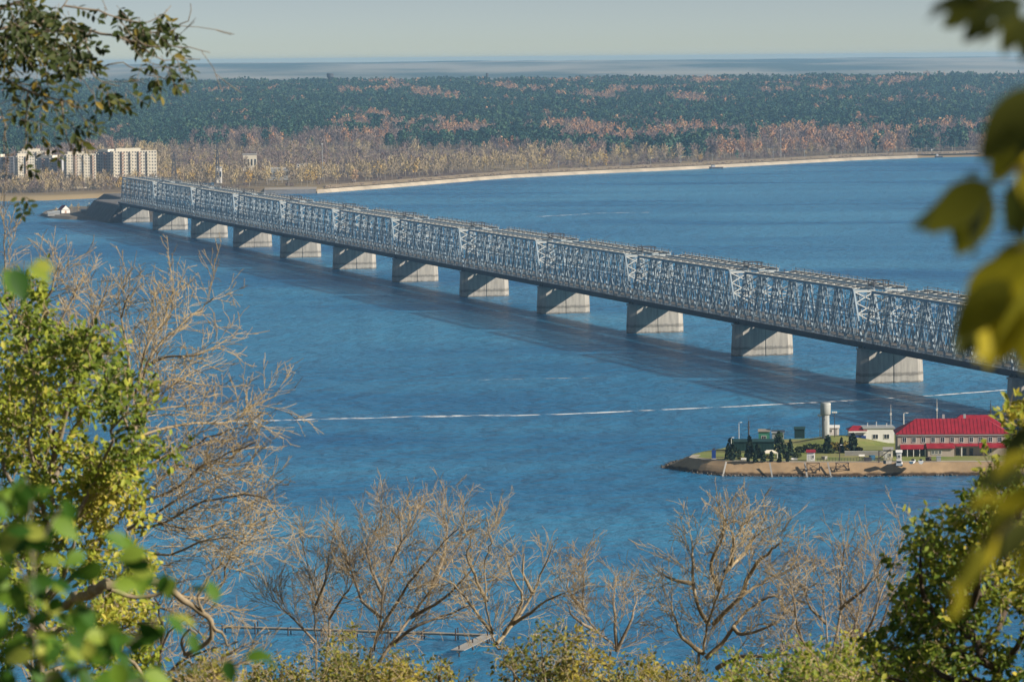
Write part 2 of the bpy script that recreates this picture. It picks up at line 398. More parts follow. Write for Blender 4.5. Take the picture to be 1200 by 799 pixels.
def pier_mat():
    m = bpy.data.materials.new('pier_concrete'); m.use_nodes = True
    n, l = m.node_tree.nodes, m.node_tree.links; b = n['Principled BSDF']; b.inputs['Roughness'].default_value = 0.95; b.inputs['Specular IOR Level'].default_value = 0.15
    t = n.new('ShaderNodeTexCoord'); sx = n.new('ShaderNodeSeparateXYZ'); l.new(t.outputs['Object'], sx.inputs[0])
    oi = n.new('ShaderNodeObjectInfo'); off = n.new('ShaderNodeVectorMath'); off.operation = 'ADD'
    cb = n.new('ShaderNodeCombineXYZ'); mm = n.new('ShaderNodeMath'); mm.operation = 'MULTIPLY'; mm.inputs[1].default_value = 300
    l.new(oi.outputs['Random'], mm.inputs[0]); l.new(mm.outputs[0], cb.inputs[0]); l.new(t.outputs['Object'], off.inputs[0]); l.new(cb.outputs[0], off.inputs[1])
    mp = n.new('ShaderNodeMapping'); mp.inputs['Scale'].default_value = (1, 1, 0.14); l.new(off.outputs[0], mp.inputs['Vector'])
    z1 = n.new('ShaderNodeTexNoise'); z1.inputs['Scale'].default_value = 0.7; z1.inputs['Detail'].default_value = 6; l.new(mp.outputs[0], z1.inputs['Vector'])
    z2 = n.new('ShaderNodeTexNoise'); z2.inputs['Scale'].default_value = 0.5; z2.inputs['Detail'].default_value = 5; l.new(off.outputs[0], z2.inputs['Vector'])
    r = n.new('ShaderNodeValToRGB'); r.color_ramp.elements[0].color = (0.28, 0.265, 0.24, 1); r.color_ramp.elements[1].color = (0.42, 0.395, 0.35, 1)
    r.color_ramp.elements[0].position = 0.3; r.color_ramp.elements[1].position = 0.65
    l.new(z1.outputs['Fac'], r.inputs['Fac'])
    # water-level stain: a dark band with a ragged upper edge
    ed = n.new('ShaderNodeMath'); ed.operation = 'MULTIPLY_ADD'; ed.inputs[1].default_value = 1.8; l.new(z2.outputs['Fac'], ed.inputs[0]); l.new(sx.outputs['Z'], ed.inputs[2])
    rb = n.new('ShaderNodeValToRGB'); rb.color_ramp.interpolation = 'LINEAR'; e = rb.color_ramp.elements
    mr = n.new('ShaderNodeMapRange'); mr.inputs['From Max'].default_value = 10.0; l.new(ed.outputs[0], mr.inputs['Value']); l.new(mr.outputs[0], rb.inputs['Fac'])
    e[0].position = 0.0; e[0].color = (1, 1, 1, 1); e[1].position = 1.0; e[1].color = (1, 1, 1, 1)
    for p, c in ((0.12, 0.35), (0.17, 0.95), (0.36, 0.95), (0.40, 0.5), (0.50, 0.6), (0.54, 0.95)):
        x = e.new(p); x.color = (c, c, c, 1)
    mx = n.new('ShaderNodeMix'); mx.data_type = 'RGBA'; mx.blend_type = 'MULTIPLY'; mx.inputs[0].default_value = 1
    l.new(r.outputs[0], mx.inputs[6]); l.new(rb.outputs[0], mx.inputs[7]); l.new(mx.outputs[2], b.inputs['Base Color'])
    bp = n.new('ShaderNodeBump'); bp.inputs['Strength'].default_value = 0.35; l.new(z2.outputs['Fac'], bp.inputs['Height']); l.new(bp.outputs[0], b.inputs['Normal'])
    return m
M['pier'] = pier_mat()
def pier_outline(w, t, c):
    """flat faces with chamfered upstream / downstream noses"""
    return [(-t, -w+c), (-t+c*0.7, -w), (t-c*0.7, -w), (t, -w+c), (t, -0.35), (t-0.35, 0), (t, 0.35), (t, w-c), (t-c*0.7, w), (-t+c*0.7, w), (-t, w-c)]
pier0 = None
for i in range(0, 15):
    if i == 0:
        p = MB(); o = pier_outline(13.9, 4.6, 3.0); o2 = pier_outline(13.4, 4.3, 2.9)
        n_ = len(o)
        p.add([(x, y, -6) for x, y in o]+[(x, y, 3.0) for x, y in o]+[(x, y, 13.6) for x, y in o2],
              [(a, (a+1) % n_, n_+(a+1) % n_, n_+a) for a in range(n_)]+[(n_+a, n_+(a+1) % n_, 2*n_+(a+1) % n_, 2*n_+a) for a in range(n_)]+[tuple(range(2*n_, 3*n_))])
        pier0 = p.build('pier', 'pier', bridge)
        c = MB(); c.prism(pier_outline(13.8, 4.7, 3.0), 13.55, 14.3); c.build('pier_cap', 'concrete', pier0)
        for y in PL:
            for x in (-3.2, 1.2): MB().box(x, x+2.0, y-0.9, y+0.9, 14.32, 15.6).build('bearing', 'steel_dark', pier0)
        # ladder cage on the right nose of the pier
        b = MB()
        for k in range(9): b.bar((-0.9, 13.95, 2+k*1.3), (0.9, 13.95, 2+k*1.3), 0.25)
        b.bar((-0.9, 14.1, 1.5), (-0.9, 14.1, 14), 0.2); b.bar((0.9, 14.1, 1.5), (0.9, 14.1, 14), 0.2); b.build('ladder', 'steel_dark', pier0)
        pp = pier0
    else:
        pp = copy_tree(pier0, bridge)
    pp.location = (i*SP, 0, 0)

def lattice_plane(y, full=True):
    """every member of one truss plane as (kind, a, b, width, depth)"""
    out = []
    X = [L0+PW*k for k in range(NP+1)]
    out.append(('bottom_chord', (L0, y, ZB), (L1, y, ZB), 1.2, 0.9))
    out.append(('top_chord', (X[0]+PW/2, y, ZT), (X[NP]-PW/2, y, ZT), 1.0, 1.0))
    out.append(('middle_strut', (X[0]+PW/4, y, ZM), (X[NP]-PW/4, y, ZM), 0.45, 0.35))
    out.append(('end_post', (X[0], y, ZB), (X[0]+PW/2, y, ZT), 0.8, 0.7))
    out.append(('end_post', (X[NP], y, ZB), (X[NP]-PW/2, y, ZT), 0.8, 0.7))
    for k in range(NP):
        xm = X[k]+PW/2
        out.append(('post', (xm, y, ZB+0.5), (xm, y, ZT-0.5), 0.35, 0.26 if full else 0.18))
        if k and full: out.append(('post', (X[k], y, ZB+0.5), (X[k], y, ZT-0.5), 0.35, 0.22))
        if k < NP-1: out.append(('diagonal', (xm, y, ZT-0.4), (X[k+1], y, ZB+0.4), 0.85, 0.62 if full else 0.36))
        if k > 0: out.append(('diagonal', (X[k], y, ZB+0.4), (xm, y, ZT-0.4), 0.85, 0.62 if full else 0.36))
        if not full and abs(y) < 5: continue
        q = PW/4
        zl = ZB + (ZM-ZB)
        out.append(('lower_brace', (X[k]+q, y, zl), (xm, y, ZB+0.4), 0.5, 0.34 if full else 0.2))
        out.append(('lower_brace', (X[k+1]-q, y, zl), (xm, y, ZB+0.4), 0.5, 0.34 if full else 0.2))
    return out

span0 = link('truss_span', None, bridge)
cache = {}
for kind, a, b, w, h in lattice_plane(PL[0]):
    d = (round(b[0]-a[0], 2), round(b[2]-a[2], 2), kind)
    if d not in cache:
        cache[d] = MB().bar((0, 0, 0), (b[0]-a[0], 0, b[2]-a[2]), w, h).build(kind, 'steel', span0)
        cache[d].location = a
    else:
        o = cache[d].copy(); COL.objects.link(o); o.parent = span0; o.location = a
for y in PL[1:]:
    b = MB()
    for kind, p, q, w, h in lattice_plane(y, False): b.bar(p, q, w, h)
    b.build('inner_truss', 'steel', span0)
for (y0, y1) in ((PL[0], PL[1]), (PL[2], PL[3])):
    # portal lattice in the sloping end frames
    for s in (0, 1):
        b = MB()
        def ep(t, y): 
            x = PW/2*t
            return ((L0+x) if s == 0 else (L1-x), y, ZB+(ZT-ZB)*t)
        b.bar(ep(0.96, y0), ep(0.96, y1), 0.9, 0.9)
        ts = [0.30, 0.53, 0.74, 0.95]
        for k in range(3):
            b.bar(ep(ts[k], y0), ep(ts[k+1], y1), 0.5, 0.4); b.bar(ep(ts[k], y1), ep(ts[k+1], y0), 0.5, 0.4)
        b.bar(ep(0.53, y0), ep(0.53, y1), 0.4, 0.4)
        b.build('portal_bracing', M['steel_portal_lit'] if 'steel_portal_lit' in M else M.setdefault('steel_portal_lit', mat('sunlit_steel_tone', (0.50, 0.52, 0.51), 0.55, 0.2, 0.4)), span0)  # paler copy of the steel; sunlight on the portals is put into its colour
    b = MB()
    for k in range(NP):                     # cross frames between the two planes
        for x in (L0+PW*(k+0.5), L0+PW*k):
            if x == L0: continue
            b.bar((x, y0, ZT-0.4), (x, y1, ZT-0.4), 0.45, 0.45)
            if k % 2: b.bar((x, y0, ZT-5.0), (x, y1, ZT-5.0), 0.22, 0.22); b.bar((x, y0, ZT-5.0), (x, y1, ZT-0.6), 0.2, 0.2)
    tag(b.build('sway_bracing', 'steel', span0), kind='stuff')
    b = MB()
    for k in range(2*NP-2):                 # lateral bracing in the top plane
        xa, xb = L0+PW*(0.5+k*0.5), L0+PW*(1+k*0.5)
        b.bar((xa, y0, ZT+0.3), (xb, y1, ZT+0.3), 0.35, 0.25); b.bar((xa, y1, ZT+0.3), (xb, y0, ZT+0.3), 0.35, 0.25)
    tag(b.build('top_bracing', 'steel_top', span0), kind='stuff')
for y in (PL[0], PL[3]):
    b = MB()                                # walkway with railing on the top chord
    x0, x1 = L0+PW/2, L1-PW/2
    b.box(x0, x1, y-0.75, y+0.75, ZT+0.55, ZT+0.65)
    for s in (-0.85, 0.85):
        b.bar((x0, y+s*0.85, ZT+1.65), (x1, y+s*0.85, ZT+1.65), 0.10)
        for k in range(16): b.bar((x0+(x1-x0)*k/15, y+s, ZT+0.6), (x0+(x1-x0)*k/15, y+s, ZT+1.7), 0.1)
    b.build('top_walkway', 'steel_top', span0)
b = MB()                                    # insulator posts and a hand trolley frame on the top
for k in range(13):
    x = L0+PW*0.6+k*(L1-L0-PW*1.2)/12
    b.bar((x, PL[1]+1, ZT+0.4), (x, PL[1]+1, ZT+2.6), 0.2); b.bar((x, PL[1]+0.3, ZT+2.3), (x, PL[1]+1.7, ZT+2.3), 0.16)
    b.bar((x+3, PL[3]-1, ZT+0.4), (x+3, PL[3]-1, ZT+2.4), 0.2)
tag(b.build('wire_post', 'steel_dark', span0), kind='stuff')
b = MB()
xg = L1-PW*0.72
for y in (-3.2, 3.2):
    b.bar((xg, y, ZT+0.6), (xg, y, ZT+3.6), 0.4); b.bar((xg+6, y, ZT+0.6), (xg+6, y, ZT+3.6), 0.4); b.bar((xg-2, y, ZT+3.5), (xg+8, y, ZT+3.5), 0.3)
b.bar((xg, -3.2, ZT+3.5), (xg, 3.2, ZT+3.5), 0.3); b.bar((xg+6, -3.2, ZT+3.5), (xg+6, 3.2, ZT+3.5), 0.3); b.bar((xg, -3.2, ZT+1.6), (xg+6, -3.2, ZT+1.6), 0.5)
b.build('inspection_gantry', 'steel_dark', span0)
b = MB()
for (y0, y1) in ((PL[0], PL[1]), (PL[2], PL[3])):
    b.box(-0.4, 160.4, y0+0.8, y1-0.8, ZB-0.2, ZB+0.9)
    for k in range(2*NP+1): b.box(L0+PW*k/2-0.3, L0+PW*k/2+0.3, y0+0.65, y1-0.65, ZB-1.6, ZB-0.25)
b.box(0.2, 159.8, PL[0]-2.4, PL[0]-0.65, ZB+0.2, ZB+0.55)
b.build('deck', 'deck', span0)
b = MB()
for y in (PL[0], PL[3]):
    b.box(L0-0.4, L1+0.4, y-0.45, y+0.45, ZB-2.2, ZB-0.65)
b.box(0.1, 159.9, PL[0]-2.45, PL[0]-2.25, ZB-0.6, ZB+0.5)
b.build('fascia_girder', 'steel_dark', span0)
b = MB()
yr = PL[0]-2.35
for z in (ZB+0.9, ZB+1.3, ZB+1.7): b.bar((0.2, yr, z), (159.8, yr, z), 0.10)
for k in range(54): b.bar((0.4+k*3, yr, ZB+0.5), (0.4+k*3, yr, ZB+1.75), 0.13)
b.build('railing', 'steel', span0)
for i in range(1, 14):
    o = copy_tree(span0, bridge); o.location = (i*SP, 0, 0)

# ------------------------------------------------------------------ causeway, spit and road at the far bridge end
stone = mat('dark_riprap', (0.13, 0.115, 0.10), 0.95, 0.5, 0.12, bump=0.6)
CW = [bworld(a, b) for a, b in ((4, -26), (-50, -26), (-105, -27), (-150, -22), (-190, -10), (-228, 4), (-275, 22), (-340, 36), (-420, 44), (-520, 50))]
prof = ((0, -2), (13, 14.6), (39, 14.6), (53, -2))
CZ = (14.6, 14.6, 14.6, 14.2, 13.0, 11.5, 10.0, 8.6, 7.6, 7.0)
v, f = [], []
for k, p in enumerate(CW):
    d = (CW[min(k+1, len(CW)-1)]-CW[max(k-1, 0)]).normalized(); nr = Vector((d.y, -d.x, 0))
    for t, z in prof: v.append(Vector((p.x, p.y, CZ[k] if z > 0 else z))+nr*t)
    if k:
        for q in range(3): f.append((4*k-4+q, 4*k+q, 4*k+q+1, 4*k-3+q))
f.append((0, 1, 2, 3))
me = bpy.data.meshes.new('causeway'); me.from_pydata(v, [], f); tag(link('causeway', me, None, stone), 'dark stone causeway carrying the road to the far bridge end', kind='structure')
v, f = [], []
for k, p in enumerate(CW):
    d = (CW[min(k+1, len(CW)-1)]-CW[max(k-1, 0)]).normalized(); nr = Vector((d.y, -d.x, 0))
    for t in (15, 37): v.append(Vector((p.x, p.y, CZ[k]+0.2))+nr*t)
    if k: f.append((2*k-2, 2*k, 2*k+1, 2*k-1))
me = bpy.data.meshes.new('road'); me.from_pydata(v, [], f); tag(link('road', me, None, M['asphalt']), 'grey road leaving the far end of the bridge', kind='structure')
spit_px = [(46, 252.5), (56, 255.5), (80, 257.5), (110, 258.5), (140, 259.5), (150, 256), (130, 246), (100, 242), (70, 245), (52, 249)]
SPT = [at(x, y, z=0.3) for x, y in spit_px]
c = sum(SPT, Vector())/len(SPT)
v = [Vector((p.x, p.y, -1)) for p in SPT]+[Vector((c.x+(p.x-c.x)*0.93, c.y+(p.y-c.y)*0.8, 2.2)) for p in SPT]
n_ = len(SPT)
me = bpy.data.meshes.new('spit'); me.from_pydata(v, [], [(i, (i+1) % n_, n_+(i+1) % n_, n_+i) for i in range(n_)]+[tuple(range(n_, 2*n_))])
tag(link('spit', me, None, mat('spit_soil', (0.20, 0.17, 0.13), 0.95, 0.5, 0.06)), 'low brown spit beside the causeway', kind='structure')

# ------------------------------------------------------------------ promontory with revetment
Z0 = 4.0
def PP(x, y, z=Z0): return at(x, y, z=z)
rim_px = [(1300, 541), (1120, 541), (1060, 541.5), (1000, 541.5), (940, 541.5), (890, 541), (850, 540), (825, 538.5), (807, 536)]
rim_back = [(812, 532), (826, 528.5), (845, 525.5), (858, 522), (880, 517.5), (910, 515), (950, 513.5), (1000, 512), (1060, 508), (1120, 505), (1300, 500)]
toe_px = [(1300, 559), (1120, 558.5), (1060, 559), (1000, 560), (940, 560), (890, 559.5), (850, 559), (815, 555.5), (774, 549)]
toe_back = [(786, 543), (812, 536), (838, 530), (852, 526), (876, 521), (908, 518), (950, 516.5), (1000, 515), (1060, 511), (1120, 508), (1300, 503)]
RIM = [PP(x, y) for x, y in rim_px+rim_back]
TOE = [at(x, y, z=-0.4) for x, y in toe_px+toe_back]
def resample(P, k):
    out = []
    for a, b in zip(P[:-1], P[1:]):
        for j in range(k): out.append(a.lerp(b, j/k))
    out.append(P[-1]); return out
RIM2, TOE2 = resample(RIM, 4), resample(TOE, 4)
def rev_mat():
    m = mat('stone_revetment', (0.42, 0.29, 0.165), 0.95, 0.3, 0.25, bump=0.3, bscale=1.0)
    n, l = m.node_tree.nodes, m.node_tree.links; b = n['Principled BSDF']
    src = b.inputs['Base Color'].links[0].from_socket
    t = n.new('ShaderNodeTexCoord'); sx = n.new('ShaderNodeSeparateXYZ'); l.new(t.outputs['Object'], sx.inputs[0])
    z2 = n.new('ShaderNodeTexNoise'); z2.inputs['Scale'].default_value = 0.35; l.new(t.outputs['Object'], z2.inputs['Vector'])
    ed = n.new('ShaderNodeMath'); ed.operation = 'MULTIPLY_ADD'; ed.inputs[1].default_value = -1.3; l.new(z2.outputs['Fac'], ed.inputs[0]); l.new(sx.outputs['Z'], ed.inputs[2])
    rp = n.new('ShaderNodeValToRGB'); e = rp.color_ramp.elements
    e[0].position = 0.0; e[0].color = (0.14, 0.13, 0.13, 1); e[1].position = 0.6; e[1].color = (1, 1, 1, 1)
    l.new(ed.outputs[0], rp.inputs['Fac'])
    mx = n.new('ShaderNodeMix'); mx.data_type = 'RGBA'; mx.blend_type = 'MULTIPLY'; mx.inputs[0].default_value = 1
    l.new(src, mx.inputs[6]); l.new(rp.outputs[0], mx.inputs[7]); l.new(mx.outputs[2], b.inputs['Base Color']); return m
M['rev'] = rev_mat()
v, f = [], []
K = 6
for a, b in zip(RIM2, TOE2):
    for k in range(K+1):
        t = k/K; p = a.lerp(b, t); p.z += 0.22*fbm(p.x, p.y, 0.25)*(0 if k in (0, K) else 1); v.append(p)
for i in range(len(RIM2)-1):
    for k in range(K):
        q = i*(K+1)+k; f.append((q, q+1, q+K+2, q+K+1))
me = bpy.data.meshes.new('revetment'); me.from_pydata(v, [], f)
tag(link('revetment', me, None, M['rev']), 'brown stone revetment slope round the small promontory', kind='structure')
# its top as one triangulated sheet with a lawn mound
nR = len(RIM2)
c_line = []
v, f = [], []
h = nR//2
front, back = RIM2[:h+1], RIM2[h:][::-1]
def resn(P, n):
    L = [0]
    for a, b in zip(P[:-1], P[1:]): L.append(L[-1]+(b-a).length)
    out = []
    for q in np.linspace(0, L[-1], n):
        k = max(0, min(len(P)-2, int(np.searchsorted(L, q, 'right'))-1)); t = (q-L[k])/max(1e-6, L[k+1]-L[k]); out.append(P[k].lerp(P[k+1], t))
    return out
NF, NB = 90, 16
fr, bk = resn(RIM2[:33], NF), resn(RIM2[32:][::-1], NF)
mound = PP(985, 519)
def ground_z(x, y):
    d = math.hypot((x-mound.x)/17, (y-mound.y)/13); return Z0 + 2.6*max(0, 1-d*d)**1.3
for i in range(NF):
    for k in range(NB+1):
        p = fr[i].lerp(bk[i], k/NB)
        v.append((p.x, p.y, (ground_z(p.x, p.y) if 0 < k < NB else Z0)+ (0.02)))
for i in range(NF-1):
    for k in range(NB): q = i*(NB+1)+k; f.append((q, q+1, q+NB+2, q+NB+1))
me = bpy.data.meshes.new('promontory_lawn'); me.from_pydata(v, [], f); me.update()
def lawn_mat():
    m = mat('lawn_and_gravel', (0.13, 0.19, 0.025), 0.95, scale=0.07, col2=(0.26, 0.23, 0.10), bump=0.3, bscale=2)
    return m
tag(link('promontory_lawn', me, None, lawn_mat()), 'green lawn and gravel on top of the promontory', kind='structure')
# kerb and promenade along the rim
v, f = [], []
edge = RIM2[:36]
for k, p in enumerate(edge):
    q = bk[int(k/35*(NF-1))] if False else None
    d = Vector((0, 1, 0)) if k < 28 else Vector((0.6, 0.8, 0)) if k < 33 else Vector((1, 0.2, 0))
    v += [p+Vector((0, 0, 0.06)), p+d*3.0+Vector((0, 0, 0.06))]
    if k: f.append((2*k-2, 2*k, 2*k+1, 2*k-1))
me = bpy.data.meshes.new('promenade'); me.from_pydata(v, [], f); tag(link('promenade', me, None, mat('pale_path', (0.42, 0.37, 0.30), 0.95, 0.2, 0.2)), 'pale path along the promontory rim', kind='structure')
# white drain lines down the slope
for i, (x0, y0, x1, y1) in enumerate(((851, 541, 847, 558), (902, 542, 905, 559), (943, 542, 946, 559), (970, 542, 974, 559))):
    a, b = at(x0, y0, z=Z0+0.12), at(x1, y1, z=-0.1); 
    o = MB().bar(a, b, 0.5, 0.24).build('drain_channel', 'concrete')
    tag(o, ['pale drain channel nearest the promontory tip', 'pale drain channel second from the promontory tip', 'pale drain channel left of the boat trolleys', 'pale drain channel between the two left boat trolleys'][i], 'drain', 'drain channels on the revetment')

# ------------------------------------------------------------------ red-roofed building
def hip_roof(b, x0, x1, y0, y1, z0, h, ins):
    b.add([(x0, y0, z0), (x1, y0, z0), (x1, y1, z0), (x0, y1, z0), (x0+ins, (y0+y1)/2, z0+h), (x1-ins, (y0+y1)/2, z0+h),
           (x0, y0, z0-0.25), (x1, y0, z0-0.25), (x1, y1, z0-0.25), (x0, y1, z0-0.25)],
          [(0, 1, 5, 4), (1, 2, 5), (2, 3, 4, 5), (3, 0, 4), (6, 7, 1, 0), (7, 8, 2, 1), (8, 9, 3, 2), (9, 6, 0, 3), (9, 8, 7, 6)])
p0 = PP(1052, 534); p1 = PP(1180, 534)
hl = (p1-p0).length; rz = math.atan2(p1.y-p0.y, p1.x-p0.x)+0.05
house = thing('station_building', 'two-storey cream building with a red hipped roof on the promontory', 'building', p0, rz)
WZ = 7.0; DP = 13.0
MB().box(0, hl, 0, DP, -0.3, WZ).build('wall', 'wall_cream', house)
b = MB(); hip_roof(b, -0.7, hl+0.7, -0.7, DP+0.7, WZ+0.3, 4.3, 7.0); rf = b.build('roof', 'roof_red', house)
for k in range(1, 30):                                     # standing seams
    x = -0.7+k*(hl+1.4)/30
    t = min(1, (x+0.7)/7.0, (hl+0.7-x)/7.0)
    MB().bar((x, -0.7, WZ+0.36), (x, -0.7+(DP+1.4)/2*t, WZ+0.36+4.3*t), 0.09, 0.1).build('seam', 'roof_red', rf)
MB().box(-0.5, hl+0.5, -0.5, -0.02, WZ-0.35, WZ+0.04).build('cornice', 'white', house)
MB().box(-0.5, -0.02, -0.5, DP, WZ-0.35, WZ+0.04).build('cornice', 'white', house)
MB().box(-0.04, hl, -0.06, -0.005, 3.25, 3.5).build('string_course', 'trim', house)
def window(parent, x, z, w, h, y=0.0, fm='white'):
    fr_ = MB()
    fr_.box(x-w/2-0.12, x-w/2, y-0.10, y-0.01, z-0.12, z+h+0.12); fr_.box(x+w/2, x+w/2+0.12, y-0.10, y-0.01, z-0.12, z+h+0.12)
    fr_.box(x-w/2, x+w/2, y-0.10, y-0.01, z+h, z+h+0.12); fr_.box(x-w/2, x+w/2, y-0.14, y-0.01, z-0.12, z); fr_.box(x-0.04, x+0.04, y-0.09, y-0.03, z, z+h)
    o = fr_.build('window', fm, parent)
    MB().box(x-w/2, x+w/2, y-0.045, y-0.012, z, z+h).build('pane', 'glass', o); return o
for k in range(11): window(house, 2.2+k*(hl-4.4)/10, 4.4, 1.15, 1.6)
for x in (11.5, 13.6, 27.5, 30.0): window(house, x, 1.0, 1.2, 1.3)
def canopy(x0, x1, d, z0, z1, nm='awning'):
    b = MB(); b.add([(x0, -0.03, z1), (x1, -0.03, z1), (x1, -d, z0), (x0, -d, z0), (x0, -0.03, z1-0.2), (x1, -0.03, z1-0.2), (x1, -d, z0-0.2), (x0, -d, z0-0.2)],
                    [(0, 3, 2, 1), (4, 5, 6, 7), (3, 7, 6, 2), (0, 4, 7, 3), (1, 2, 6, 5)])
    return b.build(nm, 'roof_red', house)
canopy(0.8, 9.0, 3.0, 2.6, 3.7); canopy(9.2, 18.5, 4.0, 2.9, 4.1); canopy(18.7, 26.2, 2.2, 3.4, 4.0); canopy(26.4, hl-0.3, 3.2, 2.9, 4.1)
MB().box(9.6, 18.2, -3.4, -0.02, -0.2, 2.7).build('porch_wall', 'wall_cream', house)
for x in (11.2, 12.4, 13.6): window(house, x, 0.9, 0.75, 1.1, -3.4)
for x in (1.0, 3.0, 5.0, 7.0, 8.8): MB().box(x-0.12, x+0.12, -2.9, -2.65, -0.2, 2.42).build('porch_column', 'white', house)
MB().box(1.2, 8.6, -0.25, -0.16, 0.2, 2.6).build('shop_window', 'glass', house)
for x in (19.6, 21.8, 24.0): 
    d = MB().box(x-0.6, x+0.6, -0.09, -0.01, -0.1, 2.4).build('door', 'steel_dark', house)
    MB().box(x-0.42, x+0.42, -0.12, -0.095, 0.9, 2.2).build('pane', 'glass', d)
MB().box(20.6, 20.9, -1.9, -1.6, -0.2, 3.2).build('porch_column', 'white', house)
for x, y in ((15, 6.4), (22, 6.9)): MB().box(x, x+0.8, y, y+0.8, WZ+3.4, WZ+5.9).build('chimney', 'flat_grey', rf)
# second red roof with a white gable behind it
pw = PP(1148, 529.5)
wing = thing('annex_building', 'red-roofed annex with white gable behind the main red-roofed building', 'building', pw+Vector((0, 16, 0)), rz)
MB().box(-8, 9, 0, 10, -0.3, 6.9).build('wall', 'white', wing)
b = MB(); hip_roof(b, -8.6, 9.6, -0.6, 10.6, 7.2, 3.2, 4.5); b.build('roof', 'roof_red', wing)
for x in (-5, -1.5, 2, 5.5): window(wing, x, 4.2, 1.1, 1.5)
# white flat-roofed pavilion with blue entrance
pv = PP(1004, 523)
pav = thing('pavilion', 'white flat-roofed pavilion with a blue base left of the red-roofed building', 'building', pv+Vector((0, 10, 0)), 0.02)
MB().box(3.2, 13.6, 0, 8, -0.3, 5.0).build('wall', 'white', pav)
MB().box(2.9, 13.9, -0.3, 8.3, 5.0, 5.45).build('roof', 'grey', pav)
MB().box(-1.5, 3.15, 0.8, 7, -0.3, 4.3).build('wing_wall', 'white', pav)
b = MB(); hip_roof(b, -2.0, 4.4, -0.2, 7.4, 4.5, 1.3, 2.0); b.build('porch_roof', 'roof_red', pav)
MB().box(-1.9, 4.3, -0.3, -0.05, 3.75, 4.22).build('porch_fascia', 'white', pav)
MB().box(-1.45, 4.0, -0.2, 0.7, -0.2, 2.6).build('blue_base', 'blue', pav)
window(pav, 7.2, 1.6, 1.7, 1.4); window(pav, 11.0, 1.6, 1.7, 1.4)
MB().box(-0.4, 0.2, -1.2, -0.6, -0.2, 3.7).build('porch_column', 'white', pav)
for x, h_ in ((5, 1.2), (8, 1.6), (11.5, 1.0)): MB().bar((x, 4, 5.4), (x, 4, 5.45+h_), 0.25).build('vent_pipe', 'trim', pav)

# water tower
pt = PP(967.5, 520, Z0)
wt = thing('water_tower', 'pale concrete water tower with a wider tank on top', 'water tower', (pt.x, pt.y, Z0), 0)
MB().lathe([(1.45, -0.3), (1.35, 1), (1.3, 9.8)], 24).build('shaft', 'tower', wt, True)
tk = MB().lathe([(1.31, 9.75), (1.72, 10.15), (1.75, 10.3), (1.75, 13.8), (1.6, 14.0)], 24).build('tank', 'tower', wt, True)
MB().lathe([(1.79, 13.3), (1.79, 13.55)], 24).build('rim', 'trim', tk)
b = MB(); b.bar((0.3, -1.6, 0.3), (0.3, -1.6, 10), 0.08); b.bar((-0.3, -1.6, 0.3), (-0.3, -1.6, 10), 0.08)
for k in range(20): b.bar((-0.3, -1.6, 0.5+k*0.48), (0.3, -1.6, 0.5+k*0.48), 0.06)
b.build('ladder', 'grey', wt)

# sheds, kiosks and boxes
def shed(name, label, cat, pl, pr, ybase, h, dep, m, roofm, back=0):
    a, b_ = PP(pl, ybase), PP(pr, ybase)
    t = thing(name, label, cat, a+Vector((0, back, 0)), math.atan2(b_.y-a.y, b_.x-a.x)); L = (b_-a).length
    MB().box(0, L, 0, dep, -0.2, h).build('wall', m, t)
    q = MB(); q.add([(-0.25, -0.3, h+0.05), (L+0.25, -0.3, h+0.05), (L+0.25, dep+0.3, h+0.6), (-0.25, dep+0.3, h+0.6), (-0.25, -0.3, h-0.1), (L+0.25, -0.3, h-0.1), (L+0.25, dep+0.3, h+0.1), (-0.25, dep+0.3, h+0.1)],
                    [(0, 1, 2, 3), (7, 6, 5, 4), (4, 5, 1, 0), (5, 6, 2, 1), (6, 7, 3, 2), (7, 4, 0, 3)])
    q.build('roof', roofm, t); return t, L
t, L = shed('storage_shed', 'long dark green shed on the lawn near the promontory tip', 'shed', 859.5, 908, 530, 3.2, 3.5, 'green_dark', 'green_dark', 4)
for k in range(13): MB().box(0.3+k*(L-0.8)/12, 0.42+k*(L-0.8)/12, -0.06, -0.004, -0.1, 3.1).build('rib', 'green_dark', t)
t, L = shed('kiosk', 'green kiosk behind the long dark green shed', 'kiosk', 892, 905, 524, 4.0, 3, 'green_kiosk', 'wood_old', 14)
window(t, 1.8, 1.3, 1.4, 1.2)
t, L = shed('hut', 'grey-white hut right of the green kiosk', 'hut', 908, 922, 524, 3.6, 3, 'grey', 'grey', 14)
window(t, 1.6, 1.2, 1.0, 1.0); MB().box(2.6, 3.4, -0.05, -0.005, 0, 2).build('door', 'white', t)
t, L = shed('container', 'dark green container on the lawn left of the water tower', 'container', 936.5, 948.5, 520, 3.0, 2.6, 'green_dark', 'green_dark', 22)
for k in range(5): MB().box(0.3+k*0.7, 0.4+k*0.7, -0.05, -0.003, -0.1, 2.9).build('rib', 'green_dark', t)
t, L = shed('kiosk', 'small white kiosk with red roof edge by the revetment path', 'kiosk', 946, 955.5, 541, 2.9, 2.6, 'white', 'roof_red', 2)
MB().box(0.5, 1.3, -0.05, -0.005, 0, 2).build('door', 'trim', t); window(t, 1.95, 1.0, 0.6, 0.9)
t, L = shed('pump_house', 'beige block by the quay left of the red-roofed building', 'shed', 1036, 1047, 539, 3.2, 3, 'flat_cream', 'concrete', 2)
MB().box(0.4, 1.3, -0.05, -0.005, 0, 2.1).build('door', 'trim', t); window(t, 2.1, 1.0, 0.7, 0.9)
t, L = shed('sentry_box', 'white box cabin at the quay before the red-roofed building', 'cabin', 1051, 1057, 541, 3.0, 1.6, 'white', 'white', 1)
window(t, 0.8, 1.2, 0.8, 0.9)
t, L = shed('flat_shed', 'low white shed behind the mound right of the water tower', 'shed', 973, 990, 517, 2.4, 4, 'white', 'white', 24)
